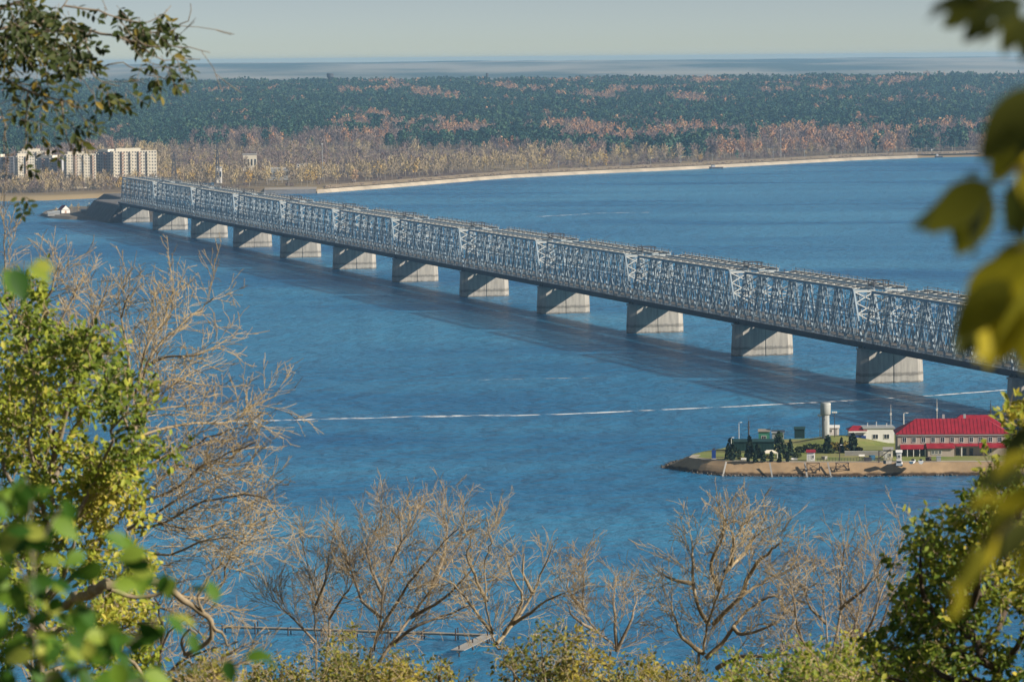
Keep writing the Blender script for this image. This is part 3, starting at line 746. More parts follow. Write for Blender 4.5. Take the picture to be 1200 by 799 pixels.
window(t, 2.0, 0.9, 0.9, 0.8); MB().box(3.4, 4.2, -0.05, -0.005, 0, 1.9).build('door', 'grey', t)

# poles, masts and lamps on the promontory
def pole(name, label, px, pyb, h, m='grey', arm=0.0, cat='lamp post', top='lamp', r=0.12, zb=Z0, group=None):
    p = PP(px, pyb, zb); t = thing(name, label, cat, p, 0, group)
    MB().lathe([(r*1.4, -0.3), (r*1.3, 0.4), (r*0.75, h)], 8).build('post', m, t)
    if top == 'lamp':
        a = MB(); a.bar((0, 0, h-0.05), (arm*0.5, 0, h+0.35), 0.12); a.bar((arm*0.5, 0, h+0.35), (arm, 0, h+0.3), 0.12); a.build('arm', m, t)
        MB().box(arm-0.35, arm+0.35, -0.2, 0.2, h+0.12, h+0.34).build('lamp_head', 'white', t)
    elif top == 'flood':
        MB().bar((-0.8, 0, h-0.05), (0.8, 0, h-0.05), 0.16).build('crossbar', m, t)
        for x in (-0.6, 0, 0.6): MB().box(x-0.25, x+0.25, -0.35, -0.1, h, h+0.5).build('lamp_head', 'white', t)
    elif top == 'mast':
        MB().bar((0, 0, h-0.1), (0, 0, h+1.2), 0.09).build('tip', m, t); MB().box(-0.3, 0.3, -0.2, 0.2, h*0.75, h*0.75+0.8).build('box', m, t)
    return t
pole('mast', 'tall dark mast behind the long green shed', 877.5, 528, 10, 'steel_dark', top='mast', cat='mast', r=0.28)
pole('floodlight_post', 'floodlight post just left of the water tower', 961, 520, 9.5, 'trim', top='flood')
pole('floodlight_post', 'floodlight post just right of the water tower', 978, 520, 10.5, 'rust', top='flood')
pole('lamp_post', 'lamp post with white head near the promontory tip', 857, 531, 5, 'trim', 0.6)
pole('lamp_post', 'thin lamp post above the shed left end', 866, 527, 9, 'trim', 0.7)
pole('lamp_post', 'curved white lamp rising beside the red roof left hip', 1059, 521, 10.5, 'white', 1.2, r=0.2)
pole('lamp_post', 'lamp post on the railing before the mound', 984, 540, 5, 'rust', 0.5)
pole('flag_pole', 'slender pole behind the pavilion', 1044, 512, 10, 'trim', top='mast', cat='pole')
pole('mast', 'dark mast behind the annex red roof', 1161, 510, 11, 'steel_dark', top='mast', cat='mast', r=0.2)
pole('mast', 'pale mast above the ridge of the main red roof', 1098, 512, 12, 'trim', top='mast', cat='mast')
# dark figure-like information pillar near the tip
pi = PP(836.5, 538)
t = thing('information_pillar', 'dark blue pillar on the lawn near the promontory tip', 'pillar', pi)
MB().box(-0.65, 0.65, -0.4, 0.4, 0, 3.0).build('body', 'blue', t); MB().box(-0.8, 0.8, -0.55, 0.55, -0.2, 0.35).build('plinth', 'concrete', t)
MB().box(-0.4, 0.4, -0.3, 0.3, 3.0, 3.6).build('crest', 'steel_dark', t)
# quay railing
pr = [PP(x, 540.5) for x in (958, 1046)]
t = thing('quay_railing', 'dark railing along the quay right of the white kiosk', 'railing', pr[0], math.atan2(pr[1].y-pr[0].y, pr[1].x-pr[0].x)); L = (pr[1]-pr[0]).length
for k in range(26): MB().box(k*L/25-0.05, k*L/25+0.05, -0.05, 0.05, -0.1, 1.2).build('post', 'steel_dark', t)
for z in (0.45, 0.8, 1.15): MB().bar((0, 0, z), (L, 0, z), 0.07).build('rail', 'steel_dark', t)
# low wall behind railing
pr = [PP(x, 534) for x in (990, 1044)]
t = thing('terrace_wall', 'low pale terrace wall between the mound and the beige block', 'wall', pr[0], math.atan2(pr[1].y-pr[0].y, pr[1].x-pr[0].x)); L = (pr[1]-pr[0]).length
MB().box(0, L, 0, 0.5, -0.2, 1.3).build('wall', 'concrete', t); MB().box(-0.1, L+0.1, -0.1, 0.6, 1.3, 1.5).build('coping', 'trim', t)

p = PP(902, 537); t = thing('gazebo', 'beige-roofed garden gazebo before the green shed', 'gazebo', p, 0.1)
MB().add([(-2.6, -1.8, 1.9), (2.6, -1.8, 1.9), (2.6, 1.8, 1.9), (-2.6, 1.8, 1.9), (-1, 0, 2.8), (1, 0, 2.8)], [(0, 1, 5, 4), (1, 2, 5), (2, 3, 4, 5), (3, 0, 4), (3, 2, 1, 0)]).build('roof', 'flat_cream', t)
for x in (-2.3, 2.3):
    for y in (-1.5, 1.5): MB().box(x-0.1, x+0.1, y-0.1, y+0.1, -0.1, 1.9).build('post', 'white', t)
for i, (x, y, lab) in enumerate(((872, 540, 'white bench on the path before the tallest conifer'), (931, 540, 'white bench just left of the white kiosk'), (1010, 536, 'white bench on the terrace right of the column conifer'))):
    p = PP(x, y); t = thing('bench', lab, 'bench', p, 0.05*i)
    MB().box(-1, 1, -0.25, 0.25, 0.42, 0.5).build('seat', 'white', t); MB().box(-1, 1, 0.22, 0.3, 0.55, 1.0).build('backrest', 'white', t)
    for q in (-0.8, 0.8): MB().box(q-0.06, q+0.06, -0.2, 0.28, -0.05, 0.42).build('leg', 'rust', t)
p = PP(1030, 541.5); t = thing('derrick', 'dark boat derrick on the quay edge left of the beige block', 'crane', p, 0.3)
MB().bar((0, 0, -0.3), (0, 0, 3.6), 0.3).build('mast', 'rust', t); MB().bar((0, 0, 1.2), (3.4, -1.6, 4.2), 0.22).build('boom', 'rust', t); MB().bar((0, 0, 3.5), (3.3, -1.55, 4.15), 0.08).build('stay', 'rust', t); MB().bar((3.4, -1.6, 4.2), (3.4, -1.6, 2.2), 0.07).build('hook_line', 'rust', t)
for i, (x, y, w, h_, c, lab) in enumerate(((1017, 540, 2.2, 1.1, 'steel_dark', 'dark crate on the quay left of the derrick'), (1022, 539, 1.6, 1.5, 'bluebox', 'blue crate on the quay beside the derrick'), (1040, 543, 2.4, 1.0, 'wood_old', 'wooden crate below the beige block'), (966, 538, 1.4, 0.9, 'concrete', 'concrete block by the railing under the water tower'), (1088, 540, 2.0, 1.2, 'rust', 'rusty crate on the quay right of the boats'), (1100, 540, 2.6, 1.5, 'grey', 'grey crate before the red-roofed building porch'))):
    p = PP(x, y); t = thing('crate', lab, 'crate', p, 0.3*i); MB().box(-w/2, w/2, -0.7, 0.7, -0.05, h_).build('body', c, t); MB().box(-w/2-0.08, w/2+0.08, -0.78, 0.78, h_, h_+0.1).build('lid', c, t)
def trolley(px, py, label, rz=0.0):
    p = at(px, py, z=1.8); t = thing('boat_trolley', label, 'boat trolley', p, rz, 'boat trolleys on the slope')
    b = MB(); W, D_, Hh = 2.0, 2.6, 2.4
    for x in (-W, W):
        b.bar((x, -D_/2, 0.2), (x, D_/2, 0.6), 0.2); b.bar((x, -D_/2, 0.2), (x, D_/2-0.3, Hh), 0.16); b.bar((x, D_/2, 0.4), (x, -D_/2+0.6, Hh), 0.16)
    b.bar((-W, 0, Hh), (W, 0, Hh), 0.16); b.bar((-W, -D_/2, 0.3), (W, -D_/2, 0.3), 0.16); b.bar((-W, -D_/2, 0.3), (W, 0, Hh), 0.14); b.bar((W, -D_/2, 0.3), (-W, 0, Hh), 0.14)
    b.build('frame', 'rust', t)
    for x in (-W, W):
        for y in (-D_/2+0.3, D_/2-0.3):
            w = MB(); n = 12
            w.add([(x-0.12, y+0.5*math.cos(2*math.pi*i/n), 0.25+0.5*math.sin(2*math.pi*i/n)) for i in range(n)]+[(x+0.12, y+0.5*math.cos(2*math.pi*i/n), 0.25+0.5*math.sin(2*math.pi*i/n)) for i in range(n)],
                  [tuple(range(n)), tuple(range(n, 2*n))[::-1]]+[(i, (i+1) % n, n+(i+1) % n, n+i) for i in range(n)])
            w.build('wheel', 'tyre', t)
trolley(953, 551, 'rusty boat trolley on the slope under the white kiosk')
trolley(987, 550.5, 'rusty boat trolley on the slope under the railing', 0.15)
trolley(1075, 549, 'rusty boat trolley on the slope under the red-roofed building', -0.1)

# ramp and parked van, white boats on the quay slope
def van(px, py, z, label):
    p = at(px, py, z=z); t = thing('parked_van', label, 'van', p, R(80))
    MB().prism([(-2.2, -0.9), (2.2, -0.9), (2.2, 0.9), (-2.2, 0.9)], 0.35, 1.1).build('body', 'car_white', t)
    b = MB(); b.add([(-2.1, -0.85, 1.1), (1.5, -0.85, 1.1), (1.5, 0.85, 1.1), (-2.1, 0.85, 1.1), (-2.0, -0.75, 2.0), (0.8, -0.75, 2.0), (0.8, 0.75, 2.0), (-2.0, 0.75, 2.0)],
                    [(4, 5, 6, 7), (0, 1, 5, 4), (1, 2, 6, 5), (2, 3, 7, 6), (3, 0, 4, 7)]); b.build('cabin', 'car_white', t)
    b = MB(); b.add([(1.46, -0.7, 1.2), (1.46, 0.7, 1.2), (0.92, 0.62, 1.9), (0.92, -0.62, 1.9)], [(0, 1, 2, 3)])
    for q in b.v[:]: pass
    b.v = [(x+0.04, y, zz+0.03) for x, y, zz in b.v]; b.build('windscreen', 'glass', t)
    for s in (-1, 1):
        MB().box(-1.8, 0.7, s*0.815-0.02, s*0.815+0.02, 1.3, 1.85).build('side_window', 'glass', t)
    MB().box(-2.13, -2.02, -0.65, 0.65, 1.25, 1.85).build('rear_window', 'glass', t)
    for x in (-1.4, 1.4):
        for s in (-0.88, 0.88):
            n = 14; w = MB()
            w.add([(x+0.36*math.cos(2*math.pi*i/n), s-0.1, 0.36+0.36*math.sin(2*math.pi*i/n)) for i in range(n)]+[(x+0.36*math.cos(2*math.pi*i/n), s+0.1, 0.36+0.36*math.sin(2*math.pi*i/n)) for i in range(n)],
                  [tuple(range(n)), tuple(range(n, 2*n))[::-1]]+[(i, (i+1) % n, n+(i+1) % n, n+i) for i in range(n)]); w.build('wheel', 'tyre', t)
    for s in (-0.6, 0.6): MB().box(2.19, 2.23, s-0.2, s+0.2, 0.7, 0.9).build('headlight', 'white', t)
van(1054, 546, 3.0, 'white van parked on the quay ramp before the red-roofed building')
def boat(px, py, z, label, rz, L=4.5):
    p = at(px, py, z=z); t = thing('motor_boat', label, 'boat', p, rz, 'boats laid up on the quay')
    st = [(-0.5, 0.5, 0.0), (-0.3, 0.55, 0.0), (0.1, 0.5, 0.02), (0.35, 0.28, 0.1), (0.5, 0.02, 0.3)]
    v = []; 
    for x, w, k in st:
        x *= L; w *= L*0.36; v += [(x, -w, 0.9+k), (x, -w*0.7, 0.25+k*0.8), (x, 0, 0.0+k), (x, w*0.7, 0.25+k*0.8), (x, w, 0.9+k)]
    f = [(i*5+j, i*5+j+1, i*5+j+6, i*5+j+5) for i in range(len(st)-1) for j in range(4)]+[(0, 1, 2, 3, 4)]
    f += [(i*5, i*5+5, i*5+9, i*5+4) for i in range(len(st)-1)]
    MB().add(v, f).build('hull', 'white', t)
    MB().add([(-0.1*L, -0.5, 0.92), (0.15*L, -0.4, 0.92), (0.15*L, 0.4, 0.92), (-0.1*L, 0.5, 0.92), (-0.1*L, -0.4, 1.5), (0.06*L, -0.35, 1.5), (0.06*L, 0.35, 1.5), (-0.1*L, 0.4, 1.5)],
             [(4, 5, 6, 7), (0, 1, 5, 4), (1, 2, 6, 5), (2, 3, 7, 6), (3, 0, 4, 7)]).build('windshield', 'glass', t)
boat(1070, 543, 4.1, 'white motor boat on the quay right of the parked van', 1.2)
boat(1079, 543, 4.1, 'white motor boat furthest right on the quay edge', 1.5)

def tuft_crown(n, rx, rz, z0, seed, size=0.35, shape='ell', flat=0.5):
    """crown made of many small tilted faces through its volume"""
    g = np.random.default_rng(seed)
    P = g.normal(size=(n, 3)); P /= np.linalg.norm(P, axis=1)[:, None]
    r = g.uniform(0.35, 1.0, n)**0.5
    P *= r[:, None]
    if shape == 'cone':
        h = g.uniform(0, 1, n)**1.25; a = g.uniform(0, 6.283, n); rr = (1-h)**0.8*g.uniform(0.55, 1.05, n)
        C = np.stack([rr*np.cos(a)*rx, rr*np.sin(a)*rx, z0+h*2*rz], 1)
    elif shape == 'pine':
        h = g.uniform(0, 1, n); a = g.uniform(0, 6.283, n); rr = (np.sin(np.pi*(0.12+0.88*h))**0.6)*g.uniform(0.4, 1.1, n)
        C = np.stack([rr*np.cos(a)*rx, rr*np.sin(a)*rx, z0+h*2*rz], 1)
    else:
        # a few lobes give an uneven outline
        lob = g.normal(size=(5, 3)); lob /= np.linalg.norm(lob, axis=1)[:, None]
        w = 1+0.25*np.max(P @ lob.T, axis=1); P = P*w[:, None]*0.9
        C = np.stack([P[:, 0]*rx, P[:, 1]*rx, z0+rz+P[:, 2]*rz], 1)
    s = size*g.uniform(0.6, 1.4, n)
    A = g.normal(size=(n, 3)); A[:, 2] *= flat; A /= np.linalg.norm(A, axis=1)[:, None]
    B = np.cross(A, g.normal(size=(n, 3))); B /= np.linalg.norm(B, axis=1)[:, None]
    U = np.cross(A, B)
    V = np.concatenate([C+B*s[:, None], C+U*s[:, None]*0.8, C-B*s[:, None]*0.9, C-U*s[:, None]*0.85], 1).reshape(-1, 3)
    return V, np.arange(4*n).reshape(n, 4)

# loose stones along the foot of the revetment
g5 = np.random.default_rng(3); OV = np.array([(1, 0, 0), (-1, 0, 0), (0, 1, 0), (0, -1, 0), (0, 0, 0.7), (0, 0, -0.7)]); OF = np.array([(0, 2, 4), (2, 1, 4), (1, 3, 4), (3, 0, 4), (2, 0, 5), (1, 2, 5), (3, 1, 5), (0, 3, 5)])
sv, sf = [], []
for k in range(900):
    q = g5.uniform(0, 50); a_ = int(q); p = TOE2[a_].lerp(TOE2[a_+1], q-a_); r_ = RIM2[a_].lerp(RIM2[a_+1], q-a_); p = p.lerp(r_, abs(g5.normal())*0.07)
    rot = np.array(Matrix.Rotation(g5.uniform(0, 6), 3, Vector(g5.normal(size=3)).normalized())); z = g5.uniform(0.2, 0.65)
    sv.append((OV*g5.uniform(0.7, 1.3, (6, 3))*z) @ rot+np.array(p)+np.array([g5.normal()*0.4, g5.normal()*0.6, 0.15])); sf.append(OF+6*k)
tag(link('rubble', np_mesh('rubble', np.concatenate(sv), np.concatenate(sf)), None, mat('wet_rubble', (0.13, 0.11, 0.09), 0.8, 0.5, 0.8)), 'loose dark stones along the foot of the promontory slope', kind='stuff')

# conifers and bushes on the promontory
tm = [np_mesh('conifer_crown', *tuft_crown(150, 0.75, 1.5, 0.1, 50+k, 0.30, 'pine' if k else 'cone')) for k in range(3)]
for q in tm: q.materials.append(M['thuja'])
tkm = MB().lathe([(0.14, -0.2), (0.06, 2.6)], 6); 
trunk_me = bpy.data.meshes.new('trunk'); trunk_me.from_pydata(tkm.v, [], tkm.f); trunk_me.materials.append(M['bark_dark'])
con = [(852.5, 538, 1.6, 'slim dark conifer beside the blue pillar lawn'), (856, 529.5, 1.5, 'dark conifer at the left end of the long green shed'), (858.5, 539.5, 1.7, 'dark conifer left of the tallest one before the shed'),
       (878.5, 536.5, 2.3, 'tallest dark conifer before the middle of the green shed'), (888, 537, 1.5, 'round dark conifer before the right half of the green shed'), (877, 541, 1.0, 'small conifer in the path row, first from the tip'), (885, 541, 1.15, 'small conifer in the path row, second from the tip'),
       (894.5, 541, 1.1, 'small conifer in the path row, third from the tip'), (904, 541, 1.1, 'small conifer in the path row, fourth from the tip'), (913.5, 541, 1.1, 'small conifer in the path row, fifth from the tip'), (923, 541, 1.1, 'small conifer in the path row, sixth from the tip'),
       (913, 531, 2.3, 'large dark conifer at the right end of the green shed'), (926, 534, 1.8, 'broad dark conifer left of the white kiosk'), (920, 537, 1.5, 'dark conifer between the shed end and the white kiosk'),
       (999.5, 531, 2.1, 'dark column conifer right of the mound'), (986, 530, 1.6, 'dark conifer before the right side of the mound'), (970, 531, 1.9, 'dark conifer before the water tower'), (866, 538, 1.0, 'low conifer on the lawn before the green shed')]
for i, (x, y, s, lab) in enumerate(con):
    p = PP(x, y); t = thing('conifer', lab, 'conifer', (p.x, p.y, ground_z(p.x, p.y)), i*1.3, 'conifers on the promontory')
    link('trunk', trunk_me, t); c_ = link('crown', tm[i % 3], t)
    t.scale = (s*(0.85+0.3*((i*7) % 5)/5), s*0.95, s)
bm = [np_mesh('bush_crown', *tuft_crown(170, 1.5, 0.85, 0.0, 80+k, 0.28)) for k in range(2)]
bm2 = [b_.copy() for b_ in bm]
for q in bm: q.materials.append(M['bush'])
for q in bm2: q.materials.append(M['bush_y'])
bushes = [(938, 530, 1.3, 0, 'dark green bush left of the mound'), (948, 528, 1.5, 0, 'dark green bush on the left flank of the mound'), (957, 528.5, 1.5, 0, 'dark green bush just left of the water tower foot'), (964, 530, 1.2, 0, 'green bush at the water tower foot'),
          (979, 527, 1.6, 1, 'yellow bush right of the water tower foot'), (988, 526, 1.6, 1, 'yellow bush in the middle of the mound'), (995, 528, 1.3, 1, 'yellow bush on the right flank of the mound'), (1005, 530, 1.2, 1, 'faded yellow bush right of the column conifer'),
          (934, 536, 1.0, 0, 'low green bush beside the white kiosk'), (974, 531, 1.0, 0, 'low green bush before the yellow mound'), (870, 539, 0.7, 1, 'low yellowish bush on the lawn before the shed'), (898, 537, 0.8, 1, 'low pale bush before the shed right half')]
for i, (x, y, s, k, lab) in enumerate(bushes):
    p = PP(x, y); t = link('bush', (bm2 if k else bm)[i % 2]); tag(t, lab, 'bush', 'bushes on the promontory')
    t.location = (p.x, p.y, ground_z(p.x, p.y)-0.1); t.scale = (s, s, s); t.rotation_euler = (0, 0, i)

# ------------------------------------------------------------------ apartment blocks on the far bank
def block(label, x0, x1, ytop, zb, D, side, floors, bays, rz, dep=16, grey=False):
    a, b_ = at(x0, 200, D=D), at(x1, 200, D=D); top = at((x0+x1)/2, ytop, D=D).z
    L = abs(b_.x-a.x)/math.cos(rz); hgt = top-zb
    t = thing('apartment_block', label, 'apartment block', (a.x, D, zb), rz, 'apartment blocks on the far bank')
    MB().box(0, L, 0, dep, -3, hgt).build('wall', 'flat_grey' if grey else 'flat_cream', t)  # grey: shade of sides turned from the sun, put into the wall colour
    MB().box(L*0.1, L*0.65, 2, dep-2, hgt, hgt+2.6).build('roof_house', 'flat_cream', t)
    fh = hgt/floors; bw = L/bays
    w = MB()
    for i in range(floors):
        for j in range(bays):
            w.box(j*bw+bw*0.25, j*bw+bw*0.72, -0.12, -0.02, i*fh+fh*0.35, i*fh+fh*0.80)
    for i in range(floors):
        for j in range(4): w.box(-0.12, -0.02, dep*(j+0.3)/4, dep*(j+0.7)/4, i*fh+fh*0.35, i*fh+fh*0.8)
    tag(w.build('windows', 'far_glass', t), kind='stuff')
    for j in range(1, bays, 3):                                   # loggia stacks
        b = MB()
        for i in range(1, floors): b.box(j*bw-bw*0.42, j*bw+bw*0.42, -1.3, -0.14, i*fh+0.1, i*fh+fh*0.42)
        b.box(j*bw-bw*0.45, j*bw-bw*0.40, -1.3, -0.14, 0, hgt-0.5)
        b.build('loggia_stack', 'flat_band' if (j//3) % 2 else 'flat_cream', t)
    return t
block('cream apartment block nearest the bridge end, with a long lit front', 131, 183, 177, 8, 4130, 0, 10, 16, 0.18)
block('cream apartment block second from the bridge end, narrow lit front', 76, 112, 181, 8, 4060, 0, 11, 11, 0.18)
block('cream apartment block third from the bridge end, behind the hanging leaves', 19, 40, 183, 8, 4100, 0, 11, 7, 0.25)
block('apartment block painted grey for shade, between the second and nearest cream blocks', 112, 134, 178, 8, 4210, 0, 10, 7, -0.5, grey=True)
block('apartment block painted grey for shade, behind the third cream block', 39, 74, 185, 8, 4230, 0, 9, 11, -0.35, grey=True)
block('apartment block painted grey for shade, at the left frame edge behind the leaves', -30, 18, 184, 8, 4220, 0, 9, 12, -0.25, grey=True)
block('white-topped apartment block furthest behind the hanging leaves', 22, 60, 177.5, 10, 4420, 0, 10, 12, 0.1)

def low_house(label, x0, x1, yb, ytop, m, rm, D, gable=False):
    a, b_ = at(x0, 200, D=D), at(x1, 200, D=D); zb = far_z(a.x, D); top = at((x0+x1)/2, ytop, D=D).z
    L = b_.x-a.x; hgt = max(3.0, top-zb)
    t = thing('low_building', label, 'building', (a.x, D, zb-0.4), 0.06)
    MB().box(0, L, 0, 10, -1, hgt).build('wall', m, t)
    if gable:
        MB().add([(-0.6, -0.6, hgt), (L+0.6, -0.6, hgt), (L+0.6, 10.6, hgt), (-0.6, 10.6, hgt), (-0.6, 5, hgt+3), (L+0.6, 5, hgt+3)],
                 [(0, 1, 5, 4), (1, 2, 5), (2, 3, 4, 5), (3, 0, 4), (3, 2, 1, 0)]).build('roof', rm, t)
    else:
        MB().box(-0.6, L+0.6, -0.6, 10.6, hgt, hgt+0.8).build('roof', rm, t)
    n = max(2, int(L/3.2))
    for k in range(n): MB().box((k+0.3)*L/n, (k+0.75)*L/n, -0.12, -0.03, hgt*0.4, hgt*0.75).build('window', 'glass', t)
    return t
low_house('long pale blue-grey low building among the far shore trees', 312, 338, 205, 197.5, 'grey', 'trim', 4250)
low_house('white low building right of the blue-grey one', 348, 360, 195, 192, 'white', 'flat_grey', 4700)
low_house('cream house with red-brown gable roof among pale trees', 566, 584, 194, 186, 'flat_cream', 'flat_band', 4900, True)
low_house('small white house above the far bridge end trees', 253, 260, 202, 196, 'white', 'flat_grey', 4180)
low_house('tall pale ruin-like house above the golden shore trees', 285, 301, 190, 181, 'flat_cream', 'flat_grey', 4500)
low_house('tiny white hut on the point at the shore far right', 1089, 1095, 177, 174.5, 'white', 'flat_grey', 5350)
low_house('tiny white shed beside the hut on the far right point', 1073, 1077, 178, 176, 'white', 'flat_grey', 5320)
low_house('tiny white hut at the wood edge right of the golden bush', 758, 762, 182, 180.5, 'white', 'flat_grey', 5150)
low_house('blue container-like shed on the quay above the far bridge', 235, 250, 219, 215.2, 'bluebox', 'bluebox', 3960)
# red-roofed boathouse on the spit
p = at(72, 250, z=2.2)
t = thing('boathouse', 'small white boathouse with a red gable roof on the spit', 'house', p, 0.45)
MB().box(0, 8, 0, 8, -0.3, 3).build('wall', 'white', t)
MB().add([(-0.5, -0.5, 3), (8.5, -0.5, 3), (8.5, 8.5, 3), (-0.5, 8.5, 3), (4, -0.5, 7), (4, 8.5, 7)], [(0, 4, 5, 3), (1, 2, 5, 4), (2, 3, 5), (0, 1, 2, 3)]).build('roof', 'roof_red', t)
MB().add([(0.2, -0.45, 3.02), (7.8, -0.45, 3.02), (4, -0.45, 6.6)], [(0, 1, 2)]).build('gable', 'white', t)
MB().box(3.2, 4.8, -0.1, -0.02, 0, 2.2).build('door', 'flat_band', t)
for i, (x, y, c) in enumerate(((62, 252, 'grey'), (56, 253, 'concrete'), (95, 250, 'wood_old'), (66, 249, 'steel_dark'))):
    q = at(x, y, z=2.0); tt = thing('shack', ['grey shack left of the red boathouse on the spit', 'pale grey shack at the tip of the spit', 'brown shack right of the red boathouse on the spit', 'dark shack behind the red boathouse on the spit'][i], 'shack', q, 0.2)
    MB().box(0, 6, 0, 4, -0.3, 2.4).build('wall', c, tt); MB().add([(-0.3, -0.3, 2.4), (6.3, -0.3, 2.4), (6.3, 4.3, 2.4), (-0.3, 4.3, 2.4), (-0.3, 2, 3.6), (6.3, 2, 3.6)], [(0, 1, 5, 4), (1, 2, 5), (2, 3, 4, 5), (3, 0, 4), (0, 3, 2, 1)]).build('roof', 'grey', tt)

# pylons, masts and the dark tower on the skyline
def pylon(label, px, D, h, w=3.2, arms=3):
    q = at(px, 200, D=D); zb = far_z(q.x, D)
    t = thing('power_pylon', label, 'pylon', (q.x, D, zb-0.3), 0.3, 'lattice pylons on the far bank')
    b = MB()
    for sx in (-1, 1):
        for sy in (-1, 1): b.bar((sx*w, sy*w, 0), (sx*0.4, sy*0.4, h), 0.45)
    for k in range(7):
        z0, z1 = h*k/7, h*(k+1)/7; r0, r1 = w*(1-k/7)+0.4*k/7, w*(1-(k+1)/7)+0.4*(k+1)/7
        for s in (-1, 1): b.bar((-r0, s*r0, z0), (r1, s*r1, z1), 0.3); b.bar((r0, s*r0, z0), (-r1, s*r1, z1), 0.3)
    b.build('lattice', 'steel_dark', t)
    for k in range(arms): MB().bar((-5+k*0.7, 0, h*(0.68+0.12*k)), (5-k*0.7, 0, h*(0.68+0.12*k)), 0.5).build('crossarm', 'steel_dark', t)
pylon('lattice power pylon in the bare trees left of the bridge top', 204, 4050, 38)
pylon('lattice power pylon right of the first, above the bridge', 255, 4080, 46, 2.4, 2)
def mast_far(label, px, D, h, cat='mast'):
    q = at(px, 200, D=D); zb = far_z(q.x, D)
    t = thing('light_mast', label, cat, (q.x, D, zb-0.3), 0, 'tall masts on the far bank')
    MB().lathe([(0.45, 0), (0.25, h)], 8).build('post', 'grey', t); MB().box(-0.9, 0.9, -0.6, 0.6, h-0.3, h+0.7).build('lamp_head', 'white', t)
mast_far('tall floodlight mast standing in the pale shore trees', 378, 4260, 38)
mast_far('white mast at the far end of the bridge', 183, 3700, 30)
mast_far('tall thin mast on the far right shore above the boats', 915, 5050, 36)
q = at(387, 100, D=10200); zt = at(387, 86.5, D=10200).z; zb = far_z(q.x, 10200)
t = thing('lookout_tower', 'dark mushroom-shaped water tower on the wooded skyline', 'water tower', (q.x, 10200, zb), 0)
hh = zt-zb
MB().lathe([(4.2, 0), (3.6, hh*0.6), (4.5, hh*0.68)], 16).build('shaft', 'steel_dark', t)
MB().lathe([(4.4, hh*0.675), (8.6, hh*0.80), (9.0, hh), (8.0, hh+0.5)], 16).build('tank', 'steel_dark', t)
q = at(571, 100, D=10300); zt = at(571, 86, D=10300).z
t = thing('skyline_mast', 'thin dark tower on the wooded skyline right of the mushroom tower', 'tower', (q.x, 10300, far_z(q.x, 10300)), 0)
MB().lathe([(2.4, 0), (1.8, zt-t.location.z-8)], 8).build('shaft', 'steel_dark', t); MB().lathe([(3.6, zt-t.location.z-8), (3.4, zt-t.location.z)], 8).build('head', 'steel_dark', t)
for i, (px, yt, w) in enumerate(((474, 76.5, 22), (498, 78, 14))):
    D = 21000; q = at(px, 80, D=D); zt = at(px, yt, D=D).z; zb = far_z(q.x, D)
    t = thing('cooling_tower', ['larger pale cooling tower on the hazy horizon', 'smaller pale cooling tower on the hazy horizon'][i], 'cooling tower', (q.x, D, zb-5), 0, 'cooling towers on the horizon')
    h = zt-zb+5; MB().lathe([(w*1.2, 0), (w*0.85, h*0.6), (w*0.8, h*0.8), (w*0.9, h)], 20).build('shell', 'concrete', t); MB().lathe([(w*0.93, h-1.5), (w*0.93, h+1)], 20).build('rim', 'flat_band', t)
# utility poles along the far shore
pm = MB(); pm.bar((0, 0, 0), (0, 0, 11), 0.5); pole_me = bpy.data.meshes.new('post'); pole_me.from_pydata(pm.v, [], pm.f); pole_me.materials.append(M['grey'])
pm = MB(); pm.bar((-1.6, 0, 10.2), (1.6, 0, 10.2), 0.3); arm_me = bpy.data.meshes.new('crossarm'); arm_me.from_pydata(pm.v, [], pm.f); arm_me.materials.append(M['grey'])
for k, px in enumerate(range(618, 1110, 36)):
    x = float(np.interp(px, [s[0] for s in SH_PX], SHX)); D = shore(x)+62
    t = thing('utility_pole', 'pale utility pole in the row along the far shore strip', 'pole', (x*D/shore(x), D, far_z(x, D)-0.3), 0, 'utility poles along the far shore')
    link('post', pole_me, t); link('crossarm', arm_me, t)
# moored work boats and dark jetty bits at the far right shore
for i, (px, py, L) in enumerate(((826, 197.2, 14), (839, 197.6, 16), (852, 195.6, 12), (1100, 184.6, 10))):
    q = at(px, py, z=0.2); t = thing('work_barge', ['dark barge moored at the shore, left of three', 'dark barge moored at the shore, middle of three', 'dark barge moored at the shore, right of three', 'dark boat at the far right point'][i], 'barge', q, 0.2, 'barges along the far shore')
    MB().add([(-L/2, -2.5, 1.6), (L/2, -2.5, 1.8), (L/2+1.5, 0, 2.0), (L/2, 2.5, 1.8), (-L/2, 2.5, 1.6), (-L/2+0.6, -2, -0.5), (L/2-0.8, -2, -0.5), (L/2, 0, -0.5), (L/2-0.8, 2, -0.5), (-L/2+0.6, 2, -0.5)],
             [(0, 1, 2, 3, 4), (5, 6, 1, 0), (6, 7, 2, 1), (7, 8, 3, 2), (8, 9, 4, 3), (9, 5, 0, 4)]).build('hull', 'steel_dark', t)
    MB().box(-L*0.35, -L*0.08, -1.5, 1.5, 1.7, 4.2).build('wheelhouse', 'flat_grey', t)

